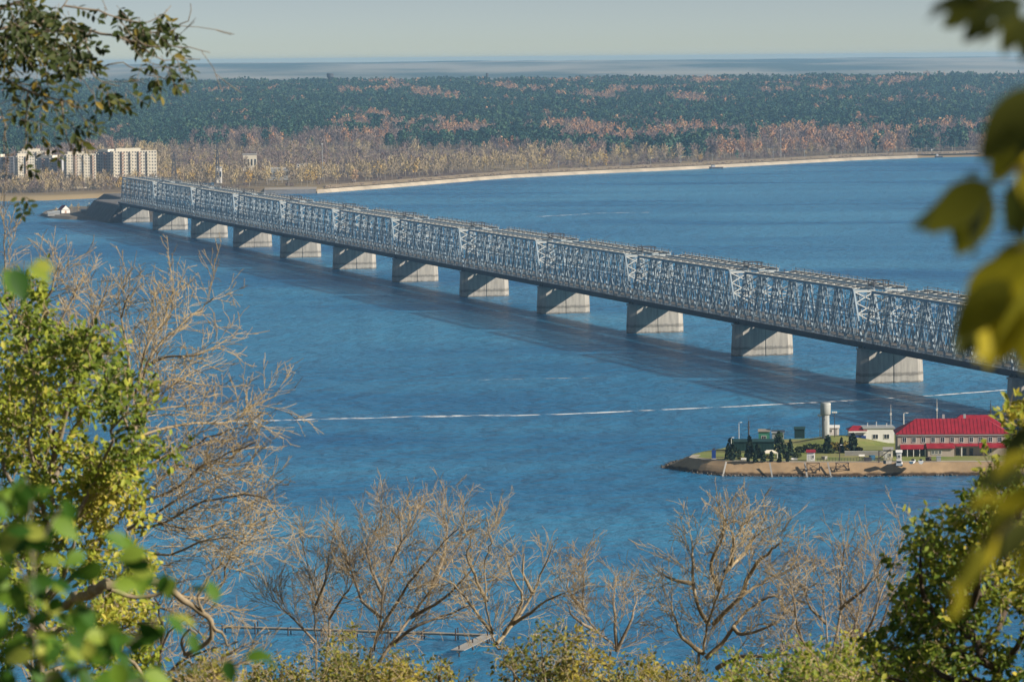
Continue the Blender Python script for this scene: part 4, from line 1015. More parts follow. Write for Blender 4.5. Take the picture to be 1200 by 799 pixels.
# ------------------------------------------------------------------ jetty on the near water
j0, j1, j2 = at(262, 733, z=1.6), at(575, 743, z=1.6), at(536, 762, z=1.6)
jt = thing('jetty', 'long weathered wooden jetty with posts on the near water', 'jetty', j0, math.atan2(j1.y-j0.y, j1.x-j0.x))
JL = (j1-j0).length
n = 46
plank_me = None
for k in range(n):
    if plank_me is None:
        o = MB().box(0.02, JL/n-0.02, -0.9, 0.9, -0.12, 0.0).build('plank', 'wood_old', jt); plank_me = o.data
    else:
        o = link('plank', plank_me, jt)
    o.location = (k*JL/n, 0, 0.01*math.sin(k*2.3))
MB().box(0, JL, -0.85, -0.65, -0.45, -0.14).build('beam', 'wood_old', jt); MB().box(0, JL, 0.65, 0.85, -0.45, -0.14).build('beam', 'wood_old', jt)
for k in range(9):
    for y in (-1.0, 1.0): MB().lathe([(0.16, -4), (0.15, (1.2 if (k % 3 == 1) else 0.3))], 8, k*JL/8, y).build('post', 'rust', jt)
inv = Matrix.Rotation(-jt.rotation_euler.z, 3, 'Z')
e = inv @ (j2-j0); s = inv @ (j1-j0)
d = (e-s); L2 = d.length; a2 = math.atan2(d.y, d.x)
for k in range(10):
    o = MB().box(0.02, L2/10-0.02, -1.6, 1.6, -0.06, 0.06).build('landing_plank', 'concrete', jt); o.location = s+d*(k/10); o.location.z = 0.08; o.rotation_euler = (0, 0, a2)
MB().bar(s+Vector((0, 0, -0.3)), e+Vector((0, 0, -0.3)), 0.4).build('beam', 'wood_old', jt)
for t_ in (0.1, 0.55, 0.95): MB().lathe([(0.2, -4), (0.18, 1.0)], 8, *(s+d*t_)[:2]).build('post', 'rust', jt)

# wake of a passing boat: thin foam on the water
def wake(name, pts, w0, w1, label, dens):
    P = [at(x, y, z=0.03) for x, y in pts]; P = resample(P, 10); v, f = [], []
    for k, p in enumerate(P):
        t = k/(len(P)-1); d = (P[min(k+1, len(P)-1)]-P[max(k-1, 0)]).normalized(); nrm = Vector((-d.y, d.x, 0))
        w = (w0+(w1-w0)*t)*(1+0.5*fbm(p.x, p.y, 0.05)); j = 2.2*fbm(p.x, p.y, 0.02)
        v += [p+nrm*(w+j), p-nrm*(w-j)]
        if k: f.append((2*k-2, 2*k, 2*k+1, 2*k-1))
    me = bpy.data.meshes.new(name); me.from_pydata(v, [], f)
    m = bpy.data.materials.new('foam'); m.use_nodes = True; n, l = m.node_tree.nodes, m.node_tree.links; b = n['Principled BSDF']
    b.inputs['Base Color'].default_value = (0.75, 0.78, 0.8, 1); b.inputs['Roughness'].default_value = 0.9
    tc_ = n.new('ShaderNodeTexCoord'); z = n.new('ShaderNodeTexNoise'); z.inputs['Scale'].default_value = 0.12; z.inputs['Detail'].default_value = 7; z.inputs['Roughness'].default_value = 0.7
    l.new(tc_.outputs['Object'], z.inputs['Vector']); r = n.new('ShaderNodeMapRange'); r.inputs['From Min'].default_value = dens; r.inputs['From Max'].default_value = dens+0.14
    l.new(z.outputs['Fac'], r.inputs['Value']); l.new(r.outputs[0], b.inputs['Alpha'])
    tag(link(name, me, None, m), label, kind='stuff')
wake('foam_wake', [(596, 487), (700, 483.5), (850, 476.5), (1000, 469), (1100, 463), (1176, 456.5)], 2.0, 1.4, 'white foam line across the river', 0.40)
wake('foam_wake', [(230, 495), (340, 492), (450, 489), (550, 487), (598, 486.5)], 1.6, 4.0, 'white foam line in the left half of the river', 0.45)
wake('foam_wake', [(545, 445.5), (620, 444), (690, 442.5)], 1.2, 1.2, 'faint foam streak left of the bridge', 0.5)
wake('foam_wake', [(630, 254), (665, 252), (700, 250), (760, 249)], 4, 4, 'faint foam streak beyond the bridge', 0.47)

# ------------------------------------------------------------------ far woods
def sliver_crown(n, rx, rz, z0, seed, ln=1.6, w=0.22, up=0.8):
    """feathery crown: many thin upward faces"""
    g = np.random.default_rng(seed)
    P = g.normal(size=(n, 3)); P /= np.linalg.norm(P, axis=1)[:, None]; P *= (g.uniform(0.1, 1, n)**0.45)[:, None]
    lob = g.normal(size=(6, 3)); lob /= np.linalg.norm(lob, axis=1)[:, None]
    P *= (0.75+0.35*np.max(P @ lob.T, axis=1))[:, None]
    C = np.stack([P[:, 0]*rx*(1-0.35*P[:, 2]), P[:, 1]*rx*(1-0.35*P[:, 2]), z0+rz+P[:, 2]*rz], 1)
    A = P*0.8+g.normal(size=(n, 3))*0.45; A[:, 2] += up; A /= np.linalg.norm(A, axis=1)[:, None]
    B = np.cross(A, g.normal(size=(n, 3))); B /= np.linalg.norm(B, axis=1)[:, None]
    l_ = (ln*g.uniform(0.5, 1.3, n))[:, None]; w_ = (w*g.uniform(0.6, 1.5, n))[:, None]
    V = np.concatenate([C-A*l_*0.5-B*w_*0.6, C-A*l_*0.5+B*w_*0.6, C+A*l_*0.5+B*w_, C+A*l_*0.5-B*w_], 1).reshape(-1, 3)
    return V, np.arange(4*n).reshape(n, 4)
def merge(parts):
    V, F, k = [], [], 0
    for v, f in parts: V.append(v); F.append(f+k); k += len(v)
    return np.concatenate(V), np.concatenate(F)
def trunk_vf(h, r, n=5, x=0, y=0):
    a = np.arange(n)*2*np.pi/n
    V = np.concatenate([np.stack([x+r*np.cos(a), y+r*np.sin(a), np.zeros(n)-0.8], 1), np.stack([x+r*0.35*np.cos(a), y+r*0.35*np.sin(a), np.full(n, h)], 1)])
    F = np.array([(i, (i+1) % n, n+(i+1) % n, n+i) for i in range(n)]); return V, F
def proto_set(kind):
    out = []
    for k in range(5):
        s = 1000+hash_k[kind]*10+k
        if kind == 'pine':
            c = [tuft_crown(46, 3.1, 5.4, 4.5, s, 1.25, 'pine', 1.4), tuft_crown(14, 2.2, 3.0, 9.5, s+7, 0.9, 'pine', 1.4)]
        elif kind == 'shrub':
            c = [sliver_crown(46, 3.4, 1.7, 0.0, s, 1.6, 0.25)]
        elif kind in ('orange', 'gold'):
            c = [tuft_crown(54, 3.2, 5.6, 3.0, s, 0.75), sliver_crown(26, 3.0, 6.0, 3.0, s+5, 2.0, 0.25)]
        else:
            c = [sliver_crown(80, 3.6, 6.0, 2.6, s, 2.3, 0.22)]
        V, F = merge(c)
        out.append((np_mesh(kind+'_crown', V, F), np_mesh(kind+'_trunk', *trunk_vf(11, 0.26 if kind != 'shrub' else 0.1))))
    return out
hash_k = {'pine': 1, 'orange': 2, 'lilac': 3, 'khaki': 4, 'gold': 5, 'shrub': 6}
PROTO = {k: proto_set(k) for k in hash_k}
for k, ps in PROTO.items():
    for c_, t_ in ps:
        c_.materials.append(M['lilac' if k == 'shrub' else k]); t_.materials.append(M['far_trunk'])

def scatter(name, label, P, sc, kind, crowns_only=False):
    """one countless mass: points carrying instances through geometry nodes"""
    me = bpy.data.meshes.new(name); P = np.asarray(P, np.float32)
    me.vertices.add(len(P)); me.vertices.foreach_set('co', P.ravel())
    g = np.random.default_rng(len(P))
    a = me.attributes.new('sc', 'FLOAT', 'POINT'); a.data.foreach_set('value', np.asarray(sc, np.float32))
    a = me.attributes.new('rz', 'FLOAT', 'POINT'); a.data.foreach_set('value', g.uniform(0, 6.28, len(P)).astype(np.float32))
    a = me.attributes.new('vi', 'INT', 'POINT'); a.data.foreach_set('value', g.integers(0, 5, len(P)).astype(np.int32))
    o = link(name, me); tag(o, label, kind='stuff')
    ng = bpy.data.node_groups.new(name, 'GeometryNodeTree')
    ng.interface.new_socket('Geometry', in_out='INPUT', socket_type='NodeSocketGeometry'); ng.interface.new_socket('Geometry', in_out='OUTPUT', socket_type='NodeSocketGeometry')
    N, L = ng.nodes, ng.links
    gi, go, jn = N.new('NodeGroupInput'), N.new('NodeGroupOutput'), N.new('GeometryNodeJoinGeometry')
    def attr(nm, ty):
        q = N.new('GeometryNodeInputNamedAttribute'); q.data_type = ty; q.inputs[0].default_value = nm
        return [s for s in q.outputs if s.enabled and s.name == 'Attribute'][0]
    scs, rzs, vis = attr('sc', 'FLOAT'), attr('rz', 'FLOAT'), attr('vi', 'INT')
    cx = N.new('ShaderNodeCombineXYZ'); L.new(rzs, cx.inputs[2])
    for v in range(5):
        cmp_ = N.new('FunctionNodeCompare'); cmp_.data_type = 'INT'; cmp_.operation = 'EQUAL'
        L.new(vis, cmp_.inputs[2]); cmp_.inputs[3].default_value = v
        src = bpy.data.objects.new(kind+'_proto', PROTO[kind][v][0])
        oi = N.new('GeometryNodeObjectInfo'); oi.inputs['Object'].default_value = src; oi.inputs['As Instance'].default_value = True
        ip = N.new('GeometryNodeInstanceOnPoints'); L.new(gi.outputs[0], ip.inputs['Points']); L.new(cmp_.outputs[0], ip.inputs['Selection'])
        L.new(oi.outputs['Geometry'], ip.inputs['Instance']); L.new(scs, ip.inputs['Scale']); L.new(cx.outputs[0], ip.inputs['Rotation'])
        L.new(ip.outputs[0], jn.inputs[0])
        if not crowns_only:
            src2 = bpy.data.objects.new(kind+'_proto', PROTO[kind][v][1])
            oi2 = N.new('GeometryNodeObjectInfo'); oi2.inputs['Object'].default_value = src2; oi2.inputs['As Instance'].default_value = True
            ip2 = N.new('GeometryNodeInstanceOnPoints'); L.new(gi.outputs[0], ip2.inputs['Points']); L.new(cmp_.outputs[0], ip2.inputs['Selection'])
            L.new(oi2.outputs['Geometry'], ip2.inputs['Instance']); L.new(scs, ip2.inputs['Scale']); L.new(cx.outputs[0], ip2.inputs['Rotation']); L.new(ip2.outputs[0], jn.inputs[0])
    L.new(jn.outputs[0], go.inputs[0])
    md = o.modifiers.new('scatter', 'NODES'); md.node_group = ng
    return o

NW = 66000
g = np.random.default_rng(5)
Dw = 3880 + (10700-3880)*g.uniform(0, 1, NW)**0.85
Xw = (g.uniform(-1, 1, NW))*(Dw*0.1233+120)
sets = {k: ([], []) for k in hash_k}
cand = {'belt': [], 'shore': []}
for x, D in zip(Xw, Dw):
    e = D-shore(x)
    if e < 85: continue
    z = far_z(x, D); px, py = proj((x, D, z)); px, py = float(px), float(py)
    n1, n2, n3 = fbm(x, D, 0.0016), 1.15*fbm(x+900, D*0.2, 0.0075), fbm(x-500, D*0.3, 0.028, 2)
    r = g.random()
    # the belt of autumn trees at the foot of the pine wood
    lo = np.interp(px, [-50, 180, 320, 420, 640, 700, 800, 900, 1050, 1150, 1300], [206, 180, 174, 177, 178, 181, 187, 189, 187, 176, 170])
    hi = np.interp(px, [-50, 180, 320, 420, 560, 640, 760, 900, 1000, 1100, 1200], [200, 166, 163, 152, 150, 150, 152, 158, 154, 154, 150])
    j1, j2 = 12*fbm(x, D*0.2, 0.007), 11*fbm(x+77, D*0.2, 0.008)
    lo += j1*0.7; hi += j2
    k = None
    if py > lo:                                # open bushland down to the shore
        if px < 200: k = 'khaki' if r < 0.5 else None
        elif px < 640:
            if e < 420: k = 'khaki' if r < (0.75 if e < 300 else 0.4) else ('gold' if r > 0.97 else None)
            else: k = 'shrub' if r < 0.55 else ('lilac' if r < 0.60 else ('khaki' if r < 0.64 else None))
        else:
            k = 'khaki' if r < 0.35 else ('shrub' if r < 0.8 else ('lilac' if r < 0.9 else None))
        if e < 120: k = 'shrub' if (r < 0.5 and px > 180) else k if px < 640 else ('shrub' if r < .4 else None)
    elif py > hi:
        a = n2+0.6*n3
        if a > 0.17: k = 'pine'
        elif a < -0.42: k = 'shrub' if r < 0.6 else ('khaki' if r < 0.7 else None)
        else: k = 'orange' if r < np.interp(px, [200, 380, 430, 1200], [0.03, 0.08, 0.24, 0.22])+0.9*n3 else ('lilac' if r < 0.86 else ('khaki' if r < 0.93 else None))
        if px < 380 and k == 'orange' and r < .2: k = 'lilac'
    else:
        thr = np.interp(py, [94, 104, 118, 130, 150], [0.30, 0.16, 0.18, 0.45, 0.42])
        thr += np.interp(px, [100, 500, 620, 1200], [0.24, 0.08, -0.07, -0.05])
        a = n2+0.35*n3
        if a > thr+0.06: k = 'orange' if r < 0.30 else 'lilac'
        elif a > thr-0.03 and r < 0.3: k = 'lilac'
        elif r < 0.012: k = 'orange'
        elif r < 0.035: k = 'lilac'
        else: k = 'pine'
    if k is None: continue
    s = {'pine': 1.3, 'orange': 1.35, 'lilac': 1.3, 'khaki': 1.05, 'gold': 1.0, 'shrub': 1.0}[k]*g.uniform(0.6, 1.3)
    if D > 8500: s *= 1.15
    s *= 1+0.28*fbm(x+40, D*0.4, 0.01)
    if k in ('orange', 'lilac') and lo >= py > lo-14 and 200 < px < 1190 and g.random() < 0.30 and len(cand['belt']) < 150:
        cand['belt'].append((k, x, D, z, s, px)); continue
    if k in ('khaki', 'gold') and e < 300 and 190 < px < 780 and len(cand['shore']) < 145 and g.random() < 0.55:
        cand['shore'].append((k, x, D, z, s*1.1, px)); continue
    sets[k][0].append((x, D, z-0.3)); sets[k][1].append(s)
for _ in range(1100):                      # trees round the feet of the apartment blocks
    px = g.uniform(-20, 215); x = float(np.interp(px, [q_[0] for q_ in SH_PX], SHX)); e = g.uniform(90, 340); D = shore(x)+e; x *= D/shore(x)
    k = g.choice(['khaki', 'lilac', 'khaki', 'gold'], p=[0.5, 0.32, 0.1, 0.08]); z = far_z(x, D)
    sets[k][0].append((x, D, z-0.3)); sets[k][1].append(g.uniform(0.5, 1.0))
for _ in range(1500):                      # scrub on the strip above the far shore slope
    px = g.uniform(380, 1180); x = float(np.interp(px, [q_[0] for q_ in SH_PX], SHX)); D = shore(x)+6+abs(g.normal())*30
    x *= D/shore(x); sets['shrub'][0].append((x, D, far_z(x, D)-0.1)); sets['shrub'][1].append(g.uniform(0.15, 0.55))
LBL = {'pine': ('pine_forest', 'dark green pine forest covering the far bank'), 'orange': ('autumn_wood', 'orange autumn birch groves mixed into the far forest'),
       'lilac': ('bare_wood', 'leafless lilac-grey trees mixed into the far forest'), 'khaki': ('shore_thicket', 'pale leafless thicket behind the far shore'),
       'gold': ('golden_thicket', 'golden bushes among the far shore thicket'), 'shrub': ('bushland', 'low lilac-brown bushes on the far bank flats')}
for k, (P, sc) in sets.items():
    if P: scatter(LBL[k][0], LBL[k][1], P, sc, k, crowns_only=k in ('shrub', 'pine') and False)

def far_tree(kind, x, D, z, s, label, group, v):
    t = thing('tree', label, 'tree', (x, D, z-0.2), v*1.7, group); t.scale = (s, s, s)
    link('trunk', PROTO[kind][v % 5][1], t); link('crown', PROTO[kind][v % 5][0], t)
def zone(px, e):
    z = ['behind the first bridge portal from the far end', 'above the far bridge end', 'around the blue-grey low building', 'just left of the tall floodlight mast', 'just right of the tall floodlight mast', 'above the left end of the pale slope', 'left of the gabled house', 'right of the gabled house',
         'left of the large golden bush', 'right of the large golden bush', 'above the dark barges', 'right of the dark barges', 'left of the far right point', 'on the far right point'][int(np.searchsorted([230, 280, 330, 378, 425, 480, 560, 620, 700, 780, 850, 940, 1050], px))]
    return ('front row ' if e < 150 else 'back row ' if e < 300 else '')+z
nm = {'orange': 'orange tree at wood edge, ', 'lilac': 'bare lilac-grey tree at wood edge, ', 'khaki': 'pale leafless far shore tree, ', 'gold': 'golden far shore tree, '}
for i, (k, x, D, z, s, px) in enumerate(cand['belt']+cand['shore']):
    far_tree(k, x, D, z, s, nm[k]+zone(px, D-shore(x)), nm[k].strip()+' '+zone(px, D-shore(x)), i)
for i, (px, py, k, s, lab) in enumerate(((84, 249, 'khaki', 0.45, 'small bare tree right of the red boathouse on the spit'), (92, 248, 'gold', 0.4, 'small golden tree on the spit beside the brown shack'), (104, 250, 'khaki', 0.5, 'bare tree on the middle of the spit'), (113, 252, 'gold', 0.35, 'low golden bush on the spit near the causeway'),
                                          (122, 254, 'khaki', 0.45, 'bare tree on the spit under the causeway'), (66, 251, 'khaki', 0.35, 'tiny bare tree at the spit tip'), (131, 256, 'lilac', 0.4, 'dark bare tree on the spit beside the first pier'))):
    q = at(px, py, z=1.8); far_tree(k, q.x, q.y, 2.3, s*1.2, lab, None, i)
extra = [(225, 214, 'gold', 1.1, 'round orange-brown tree left of the blue shed'), (292, 216, 'gold', 1.35, 'broad golden tree below the pale ruin-like house'), (360, 216, 'gold', 1.2, 'golden tree left of the tall floodlight mast'),
         (416, 213, 'orange', 1.2, 'bright orange tree in the pale shore strip'), (709, 197, 'gold', 1.25, 'large golden bush above the middle of the far shore'), (690, 198, 'gold', 0.9, 'small golden bush left of the large golden bush'),
         (821, 190, 'gold', 0.8, 'small golden tree left of the dark barges'), (55, 214, 'gold', 1.2, 'golden-topped tree between the second and third cream blocks'), (130, 176, 'lilac', 1.1, 'bare tree behind the nearest cream block')]
for i, (px, py, k, s, lab) in enumerate(extra):
    q = at(px, py, z=8.0); D = max(q.y, shore(q.x)+70); far_tree(k, q.x*D/q.y, D, far_z(q.x, D), s, lab, None, i+2)

# ------------------------------------------------------------------ foreground trees
class Tree:
    def __init__(s, seed): s.rng = np.random.default_rng(seed); s.v = {}; s.f = {}; s.n = {}; s.tips = []
    def tube(s, key, P, rad, sides):
        P = np.asarray(P, float); n = len(P)
        T = np.gradient(P, axis=0); T /= np.linalg.norm(T, axis=1)[:, None]+1e-9
        ref = np.array([0.31, 0.9, 0.29]); U = np.cross(T, ref); U /= np.linalg.norm(U, axis=1)[:, None]+1e-9; W = np.cross(T, U)
        a = np.arange(sides)*2*np.pi/sides
        ring = (np.cos(a)[None, :, None]*U[:, None, :]+np.sin(a)[None, :, None]*W[:, None, :])*np.asarray(rad)[:, None, None]
        V = (P[:, None, :]+ring).reshape(-1, 3)
        i = np.arange(n-1)[:, None]*sides; j = np.arange(sides)[None, :]; j2 = (j+1) % sides
        F = np.stack([i+j, i+j2, i+sides+j2, i+sides+j], -1).reshape(-1, 4)
        k = s.n.get(key, 0); s.v.setdefault(key, []).append(V); s.f.setdefault(key, []).append(F+k); s.n[key] = k+len(V)
    def mesh(s, key): return np_mesh(key, np.concatenate(s.v[key]), np.concatenate(s.f[key]), smooth=True)
    def grow(s, p, d, L, r, lvl, pr):
        g = s.rng
        n = max(3, int(L/pr['seg'][lvl])+1)
        P = [np.array(p, float)]; d = np.array(d, float); d /= np.linalg.norm(d)
        bend = g.normal(size=3)*pr['bend']
        for k in range(n-1):
            d = d+g.normal(size=3)*pr['wob']+bend/n+np.array([0, 0, pr['up'][lvl]])/n; d /= np.linalg.norm(d)
            P.append(P[-1]+d*L/(n-1))
        P = np.array(P)
        rt = max(pr['rmin'], r*0.35)
        s.tube('twigs' if lvl > 0 else 'limb', P, np.linspace(r, rt, n), 3 if r < 0.012 else 5)
        if lvl == pr['max']: s.tips.append(P); return
        s.side(P, np.linspace(r, rt, n), L, lvl, pr)
    def side(s, P, rad, L, lvl, pr, t0=0.15):
        g = s.rng; m = max(1, int(round(L*pr['dens'][lvl]*g.uniform(0.8, 1.2))))
        n = len(P)
        for q in range(m):
            t = t0+(1-t0)*((q+g.uniform(0.1, 0.9))/m); f = t*(n-1); k = min(n-2, int(f)); pos = P[k]+(P[k+1]-P[k])*(f-k)
            d = P[min(n-1, k+1)]-P[k]; d /= np.linalg.norm(d)+1e-9
            o = g.normal(size=3); o -= d*np.dot(o, d); o /= np.linalg.norm(o)
            a = math.radians(g.uniform(*pr['ang'])); dd = d*math.cos(a)+o*math.sin(a)
            L2 = pr['len'][lvl]*g.uniform(0.5, 1.25)*(1-0.45*t); r2 = max(pr['rmin'], min(rad[k]*0.65, L2*pr['thick']))
            s.grow(pos, dd, L2, r2, lvl+1, pr)
    def limb(s, px, D, r0, r1, pr, key='limb', dj=0.5, spread=0.0, t0=0.15, wobble=0.03, root=False, sides=6, twigs=True):
        """a main limb through image points (x, y[, depth offset]) at distance D"""
        g = s.rng; Q = []; off = 0.0
        if key == 'limb': key = 'limb%d' % len(s.v)
        for k, p in enumerate(px):
            off = (p[2] if len(p) > 2 else off+g.normal()*dj*(0 if k == 0 else 1))
            Q.append(np.array(at(p[0], p[1], D=D+off)))
        if root:
            b = Q[0]; zg = hill_z(b[0], b[1]); h = b[2]-zg
            Q = [np.array([b[0]+g.normal()*0.2, b[1]+g.normal()*0.2, zg-0.2]), np.array([b[0]+g.normal()*0.12, b[1], zg+h*0.5])]+Q
        # catmull-rom
        Q = [2*Q[0]-Q[1]]+Q+[2*Q[-1]-Q[-2]]; P = []
        for k in range(1, len(Q)-2):
            n = max(3, int(np.linalg.norm(Q[k+1]-Q[k])/0.22))
            n = min(n, 40)
            for j in range(n):
                t = j/n; a, b, c, d = Q[k-1], Q[k], Q[k+1], Q[k+2]
                P.append(0.5*((2*b)+(c-a)*t+(2*a-5*b+4*c-d)*t*t+(3*b-a-3*c+d)*t**3))
        P.append(Q[-2]); P = np.array(P); P[1:] += g.normal(size=(len(P)-1, 3))*wobble*np.linspace(0.4, 1, len(P)-1)[:, None]
        rad = r1+(r0-r1)*np.linspace(1, 0, len(P))**1.15
        s.tube(key, P, rad, sides)
        L = float(np.sum(np.linalg.norm(np.diff(P, axis=0), axis=1)))
        if twigs:
            if root: t0 = max(t0, 1-(L-(h if root else 0))/L*1.05)
            s.side(P, rad, L*(1-t0), 0, pr, t0)
        return P

def leaves_at(T, per, size, droop=0.3, spread=0.8, jit=0.02, seed=1, tip_only=False):
    """returns base, axis, normal, size arrays for leaves set along the finest twigs"""
    g = np.random.default_rng(seed); B, A = [], []
    for P in T.tips:
        n = len(P)
        for q in range(per):
            f = g.uniform(0.1, 1)*(n-1); k = min(n-2, int(f)); pos = P[k]+(P[k+1]-P[k])*(f-k)
            d = P[k+1]-P[k]; d = d/(np.linalg.norm(d)+1e-9)
            a = d*0.6+g.normal(size=3)*spread; a[2] -= droop
            B.append(pos+g.normal(size=3)*jit); A.append(a/np.linalg.norm(a))
    B, A = np.array(B), np.array(A); n = len(B)
    N = g.normal(size=(n, 3))*0.6+np.array([0.55, -0.6, 0.75]); N -= A*np.sum(N*A, 1)[:, None]; N /= np.linalg.norm(N, axis=1)[:, None]
    return B, A, N, size*g.uniform(0.6, 1.25, n)
LEAF = np.array([(0, 0, 0), (0.28, 0.24, 0.05), (0.68, 0.22, 0.05), (1, 0, -0.06), (0.68, -0.22, 0.05), (0.28, -0.24, 0.05)])
LF = np.array([(0, 3, 2, 1), (0, 5, 4, 3)])
def leaf_mesh(name, B, A, N, S_, seed=3):
    W = np.cross(N, A); g = np.random.default_rng(seed); n = len(B)
    V = B[:, None, :]+S_[:, None, None]*(LEAF[None, :, 0, None]*A[:, None, :]+LEAF[None, :, 1, None]*W[:, None, :]+LEAF[None, :, 2, None]*N[:, None, :])
    F = (LF[None]+6*np.arange(n)[:, None, None]).reshape(-1, 4)
    c = np.array([fbm(b[0], b[2], 0.9, 2) for b in B]) if n < 40000 else np.zeros(n)
    v = np.clip(0.45+0.55*c+g.normal(size=n)*0.2, 0, 1)
    return np_mesh(name, V.reshape(-1, 3), F, np.repeat(v, 2))
one_leaf = {}
def leaf_objects(parent, B, A, N, S_, m, mesh_key='small', name='leaf'):
    if (mesh_key, m) not in one_leaf:
        if mesh_key == 'small':
            me = bpy.data.meshes.new('leaf'); me.from_pydata([tuple(p) for p in LEAF], [], [tuple(f) for f in LF])
        else:                                                   # larger leaf: curved outline, folded midrib, stalk
            xs = np.linspace(0, 1, 8); wd = {'oval': 0.30, 'long': 0.25}[mesh_key]*np.sin(np.pi*xs**0.8)**0.9
            v = []
            for x, w in zip(xs, wd):
                zc = -0.16*x*x; v += [(x, -w, zc+0.25*w), (x, 0, zc), (x, w, zc+0.25*w)]
            f = []
            for k in range(7): f += [(3*k, 3*k+3, 3*k+4, 3*k+1), (3*k+1, 3*k+4, 3*k+5, 3*k+2)]
            k = len(v); v += [(-0.22, -0.012, 0.03), (-0.22, 0.012, 0.03), (0.02, 0.012, 0.0), (0.02, -0.012, 0.0)]; f.append((k, k+1, k+2, k+3))
            me = bpy.data.meshes.new('leaf'); me.from_pydata(v, [], f); me.polygons.foreach_set('use_smooth', [True]*len(f))
        me.materials.append(M[m]); one_leaf[(mesh_key, m)] = me
    me = one_leaf[(mesh_key, m)]
    W = np.cross(N, A)
    pi = parent.matrix_basis.inverted()
    for b, a, w, n, s_ in zip(B, A, W, N, S_):
        mt = Matrix(((a[0]*s_, w[0]*s_, n[0]*s_, b[0]), (a[1]*s_, w[1]*s_, n[1]*s_, b[1]), (a[2]*s_, w[2]*s_, n[2]*s_, b[2]), (0, 0, 0, 1)))
        o = bpy.data.objects.new(name, me); COL.objects.link(o); o.parent = parent; o.matrix_basis = pi @ mt
def finish(T, name, label, cat, mt, mtw, base=None, group=None):
    t = thing(name, label, cat, (0, 0, 0), 0, group)
    for key in list(T.v):
        nm_, m = ('twigs', mtw) if key == 'twigs' else ('trunk' if key == 'trunk' else 'limb', mt)
        if True:
            me = T.mesh(key)
            if base is not None: me.transform(Matrix.Translation(-Vector(base)))
            o = link(nm_, me, t, M[m])
            if key == 'twigs': tag(o, kind='stuff')
    if base is not None: t.location = base
    return t
def add_leaves(T, t, base, per, size, m, n_obj=300, seed=1, droop=0.3, spread=0.8, jit=0.02):
    B, A, N, S_ = leaves_at(T, per, size, droop, spread, jit, seed)
    px, py = proj(B); g = np.random.default_rng(seed)
    score = S_*FPX/B[:, 1]*(1+0.0*px); score[(px < 0) | (px > 1200) | (py < 0) | (py > 799)] = -1
    score -= (B[:, 1]-B[:, 1].min())*0.6
    idx = np.argsort(-score); big = idx[:n_obj]; rest = idx[n_obj:]
    b0 = np.array(base)
    me = leaf_mesh('foliage', B[rest]-b0, A[rest], N[rest], S_[rest], seed); tag(link('foliage', me, t, M[m]), kind='stuff')
    if n_obj:
        mo = m+'_single'
        if mo not in M:
            cr = [n for n in M[m].node_tree.nodes if n.type == 'VALTORGB'][0].color_ramp
            M[mo] = leaf_mat(M[m].name+'_single', [(e.position, tuple(e.color)[:3]) for e in cr.elements], use_attr=False)
        leaf_objects(t, B[big], A[big], N[big], S_[big], mo)

BARE = dict(seg=[0.35, 0.2, 0.14, 0.1], bend=0.5, wob=0.09, up=[0.35, 0.45, 0.3, 0.2], dens=[7.5, 7.5, 7.5, 0], len=[0.9, 0.55, 0.32], ang=(18, 48), rmin=0.0042, thick=0.0080, max=3)
def bp_(**k): d = dict(BARE); d.update(k); return d

def ground_at(px, D):
    q = at(px, 400, D=D); return Vector((q.x, D, hill_z(q.x, D)-0.15))
def bare_tree(seed, label, D, limbs, r, pr, mt='bark_grey', mtw='twig_red', name='bare_tree', group='leafless trees on the slope', low=None):
    T = Tree(seed); base = ground_at(limbs[0][0][0], D)
    if low: limbs = [[(x, 799-(799-y)*low) for x, y in L] for L in limbs]
    for k, L in enumerate(limbs):
        T.limb(L, D, r*0.9 if k == 0 else r*0.48, 0.008, pr, wobble=0.014, key='trunk' if k == 0 else 'limb', root=(k == 0), t0=0.10)
    t = finish(T, name, label, 'tree', mt, mtw, base, group); return T, t, base

# --- bare trees along the bottom, left to right
P75 = bp_()
bare_tree(21, 'slender leafless tree left of the multi-stemmed one, above the jetty', 72, [
    [(371, 799), (370, 747), (368, 702), (365, 663), (357, 621), (352, 596)], [(378, 799), (386, 721), (379, 700), (370, 672), (362, 640)], [(386, 714), (400, 688), (412, 668), (424, 640)],
    [(370, 745), (345, 715), (325, 694), (316, 680)], [(368, 700), (382, 660), (386, 625), (392, 600)]], 0.055, P75, low=0.87)
bare_tree(22, 'multi-stemmed leafless tree leaning right in the bottom centre', 70, [
    [(431, 799), (439, 754), (447, 712), (450, 676), (459, 637), (477, 602), (494, 572)], [(431, 799), (456, 751), (481, 712), (507, 670), (533, 624), (546, 572)], [(450, 683), (436, 650), (430, 621), (439, 598), (449, 569)],
    [(440, 740), (466, 690), (494, 645), (520, 610), (538, 590)], [(447, 712), (425, 690), (415, 660), (405, 625), (398, 600)], [(481, 712), (510, 694), (535, 670), (556, 640), (565, 610)], [(456, 751), (490, 722), (530, 705), (556, 690)],
    [(459, 637), (470, 610), (468, 585), (466, 570)], [(507, 670), (520, 630), (524, 596), (520, 575)]], 0.075, P75, low=0.87)
bare_tree(23, 'pale forked leafless tree right of the leaning multi-stemmed one', 66, [
    [(605, 799), (585, 754), (577, 734), (569, 686), (569, 637), (575, 605), (569, 577)], [(577, 734), (556, 702), (540, 679), (520, 657)], [(582, 747), (601, 721), (624, 679), (637, 644), (648, 615)],
    [(570, 690), (556, 655), (548, 630), (552, 605)], [(624, 679), (612, 650), (615, 625)], [(590, 735), (612, 690), (600, 655), (592, 620)], [(601, 721), (640, 690), (662, 676)]], 0.07, bp_(dens=[5.5, 5.5, 6, 0]), 'bark_pale', 'twig_pale', low=0.87)
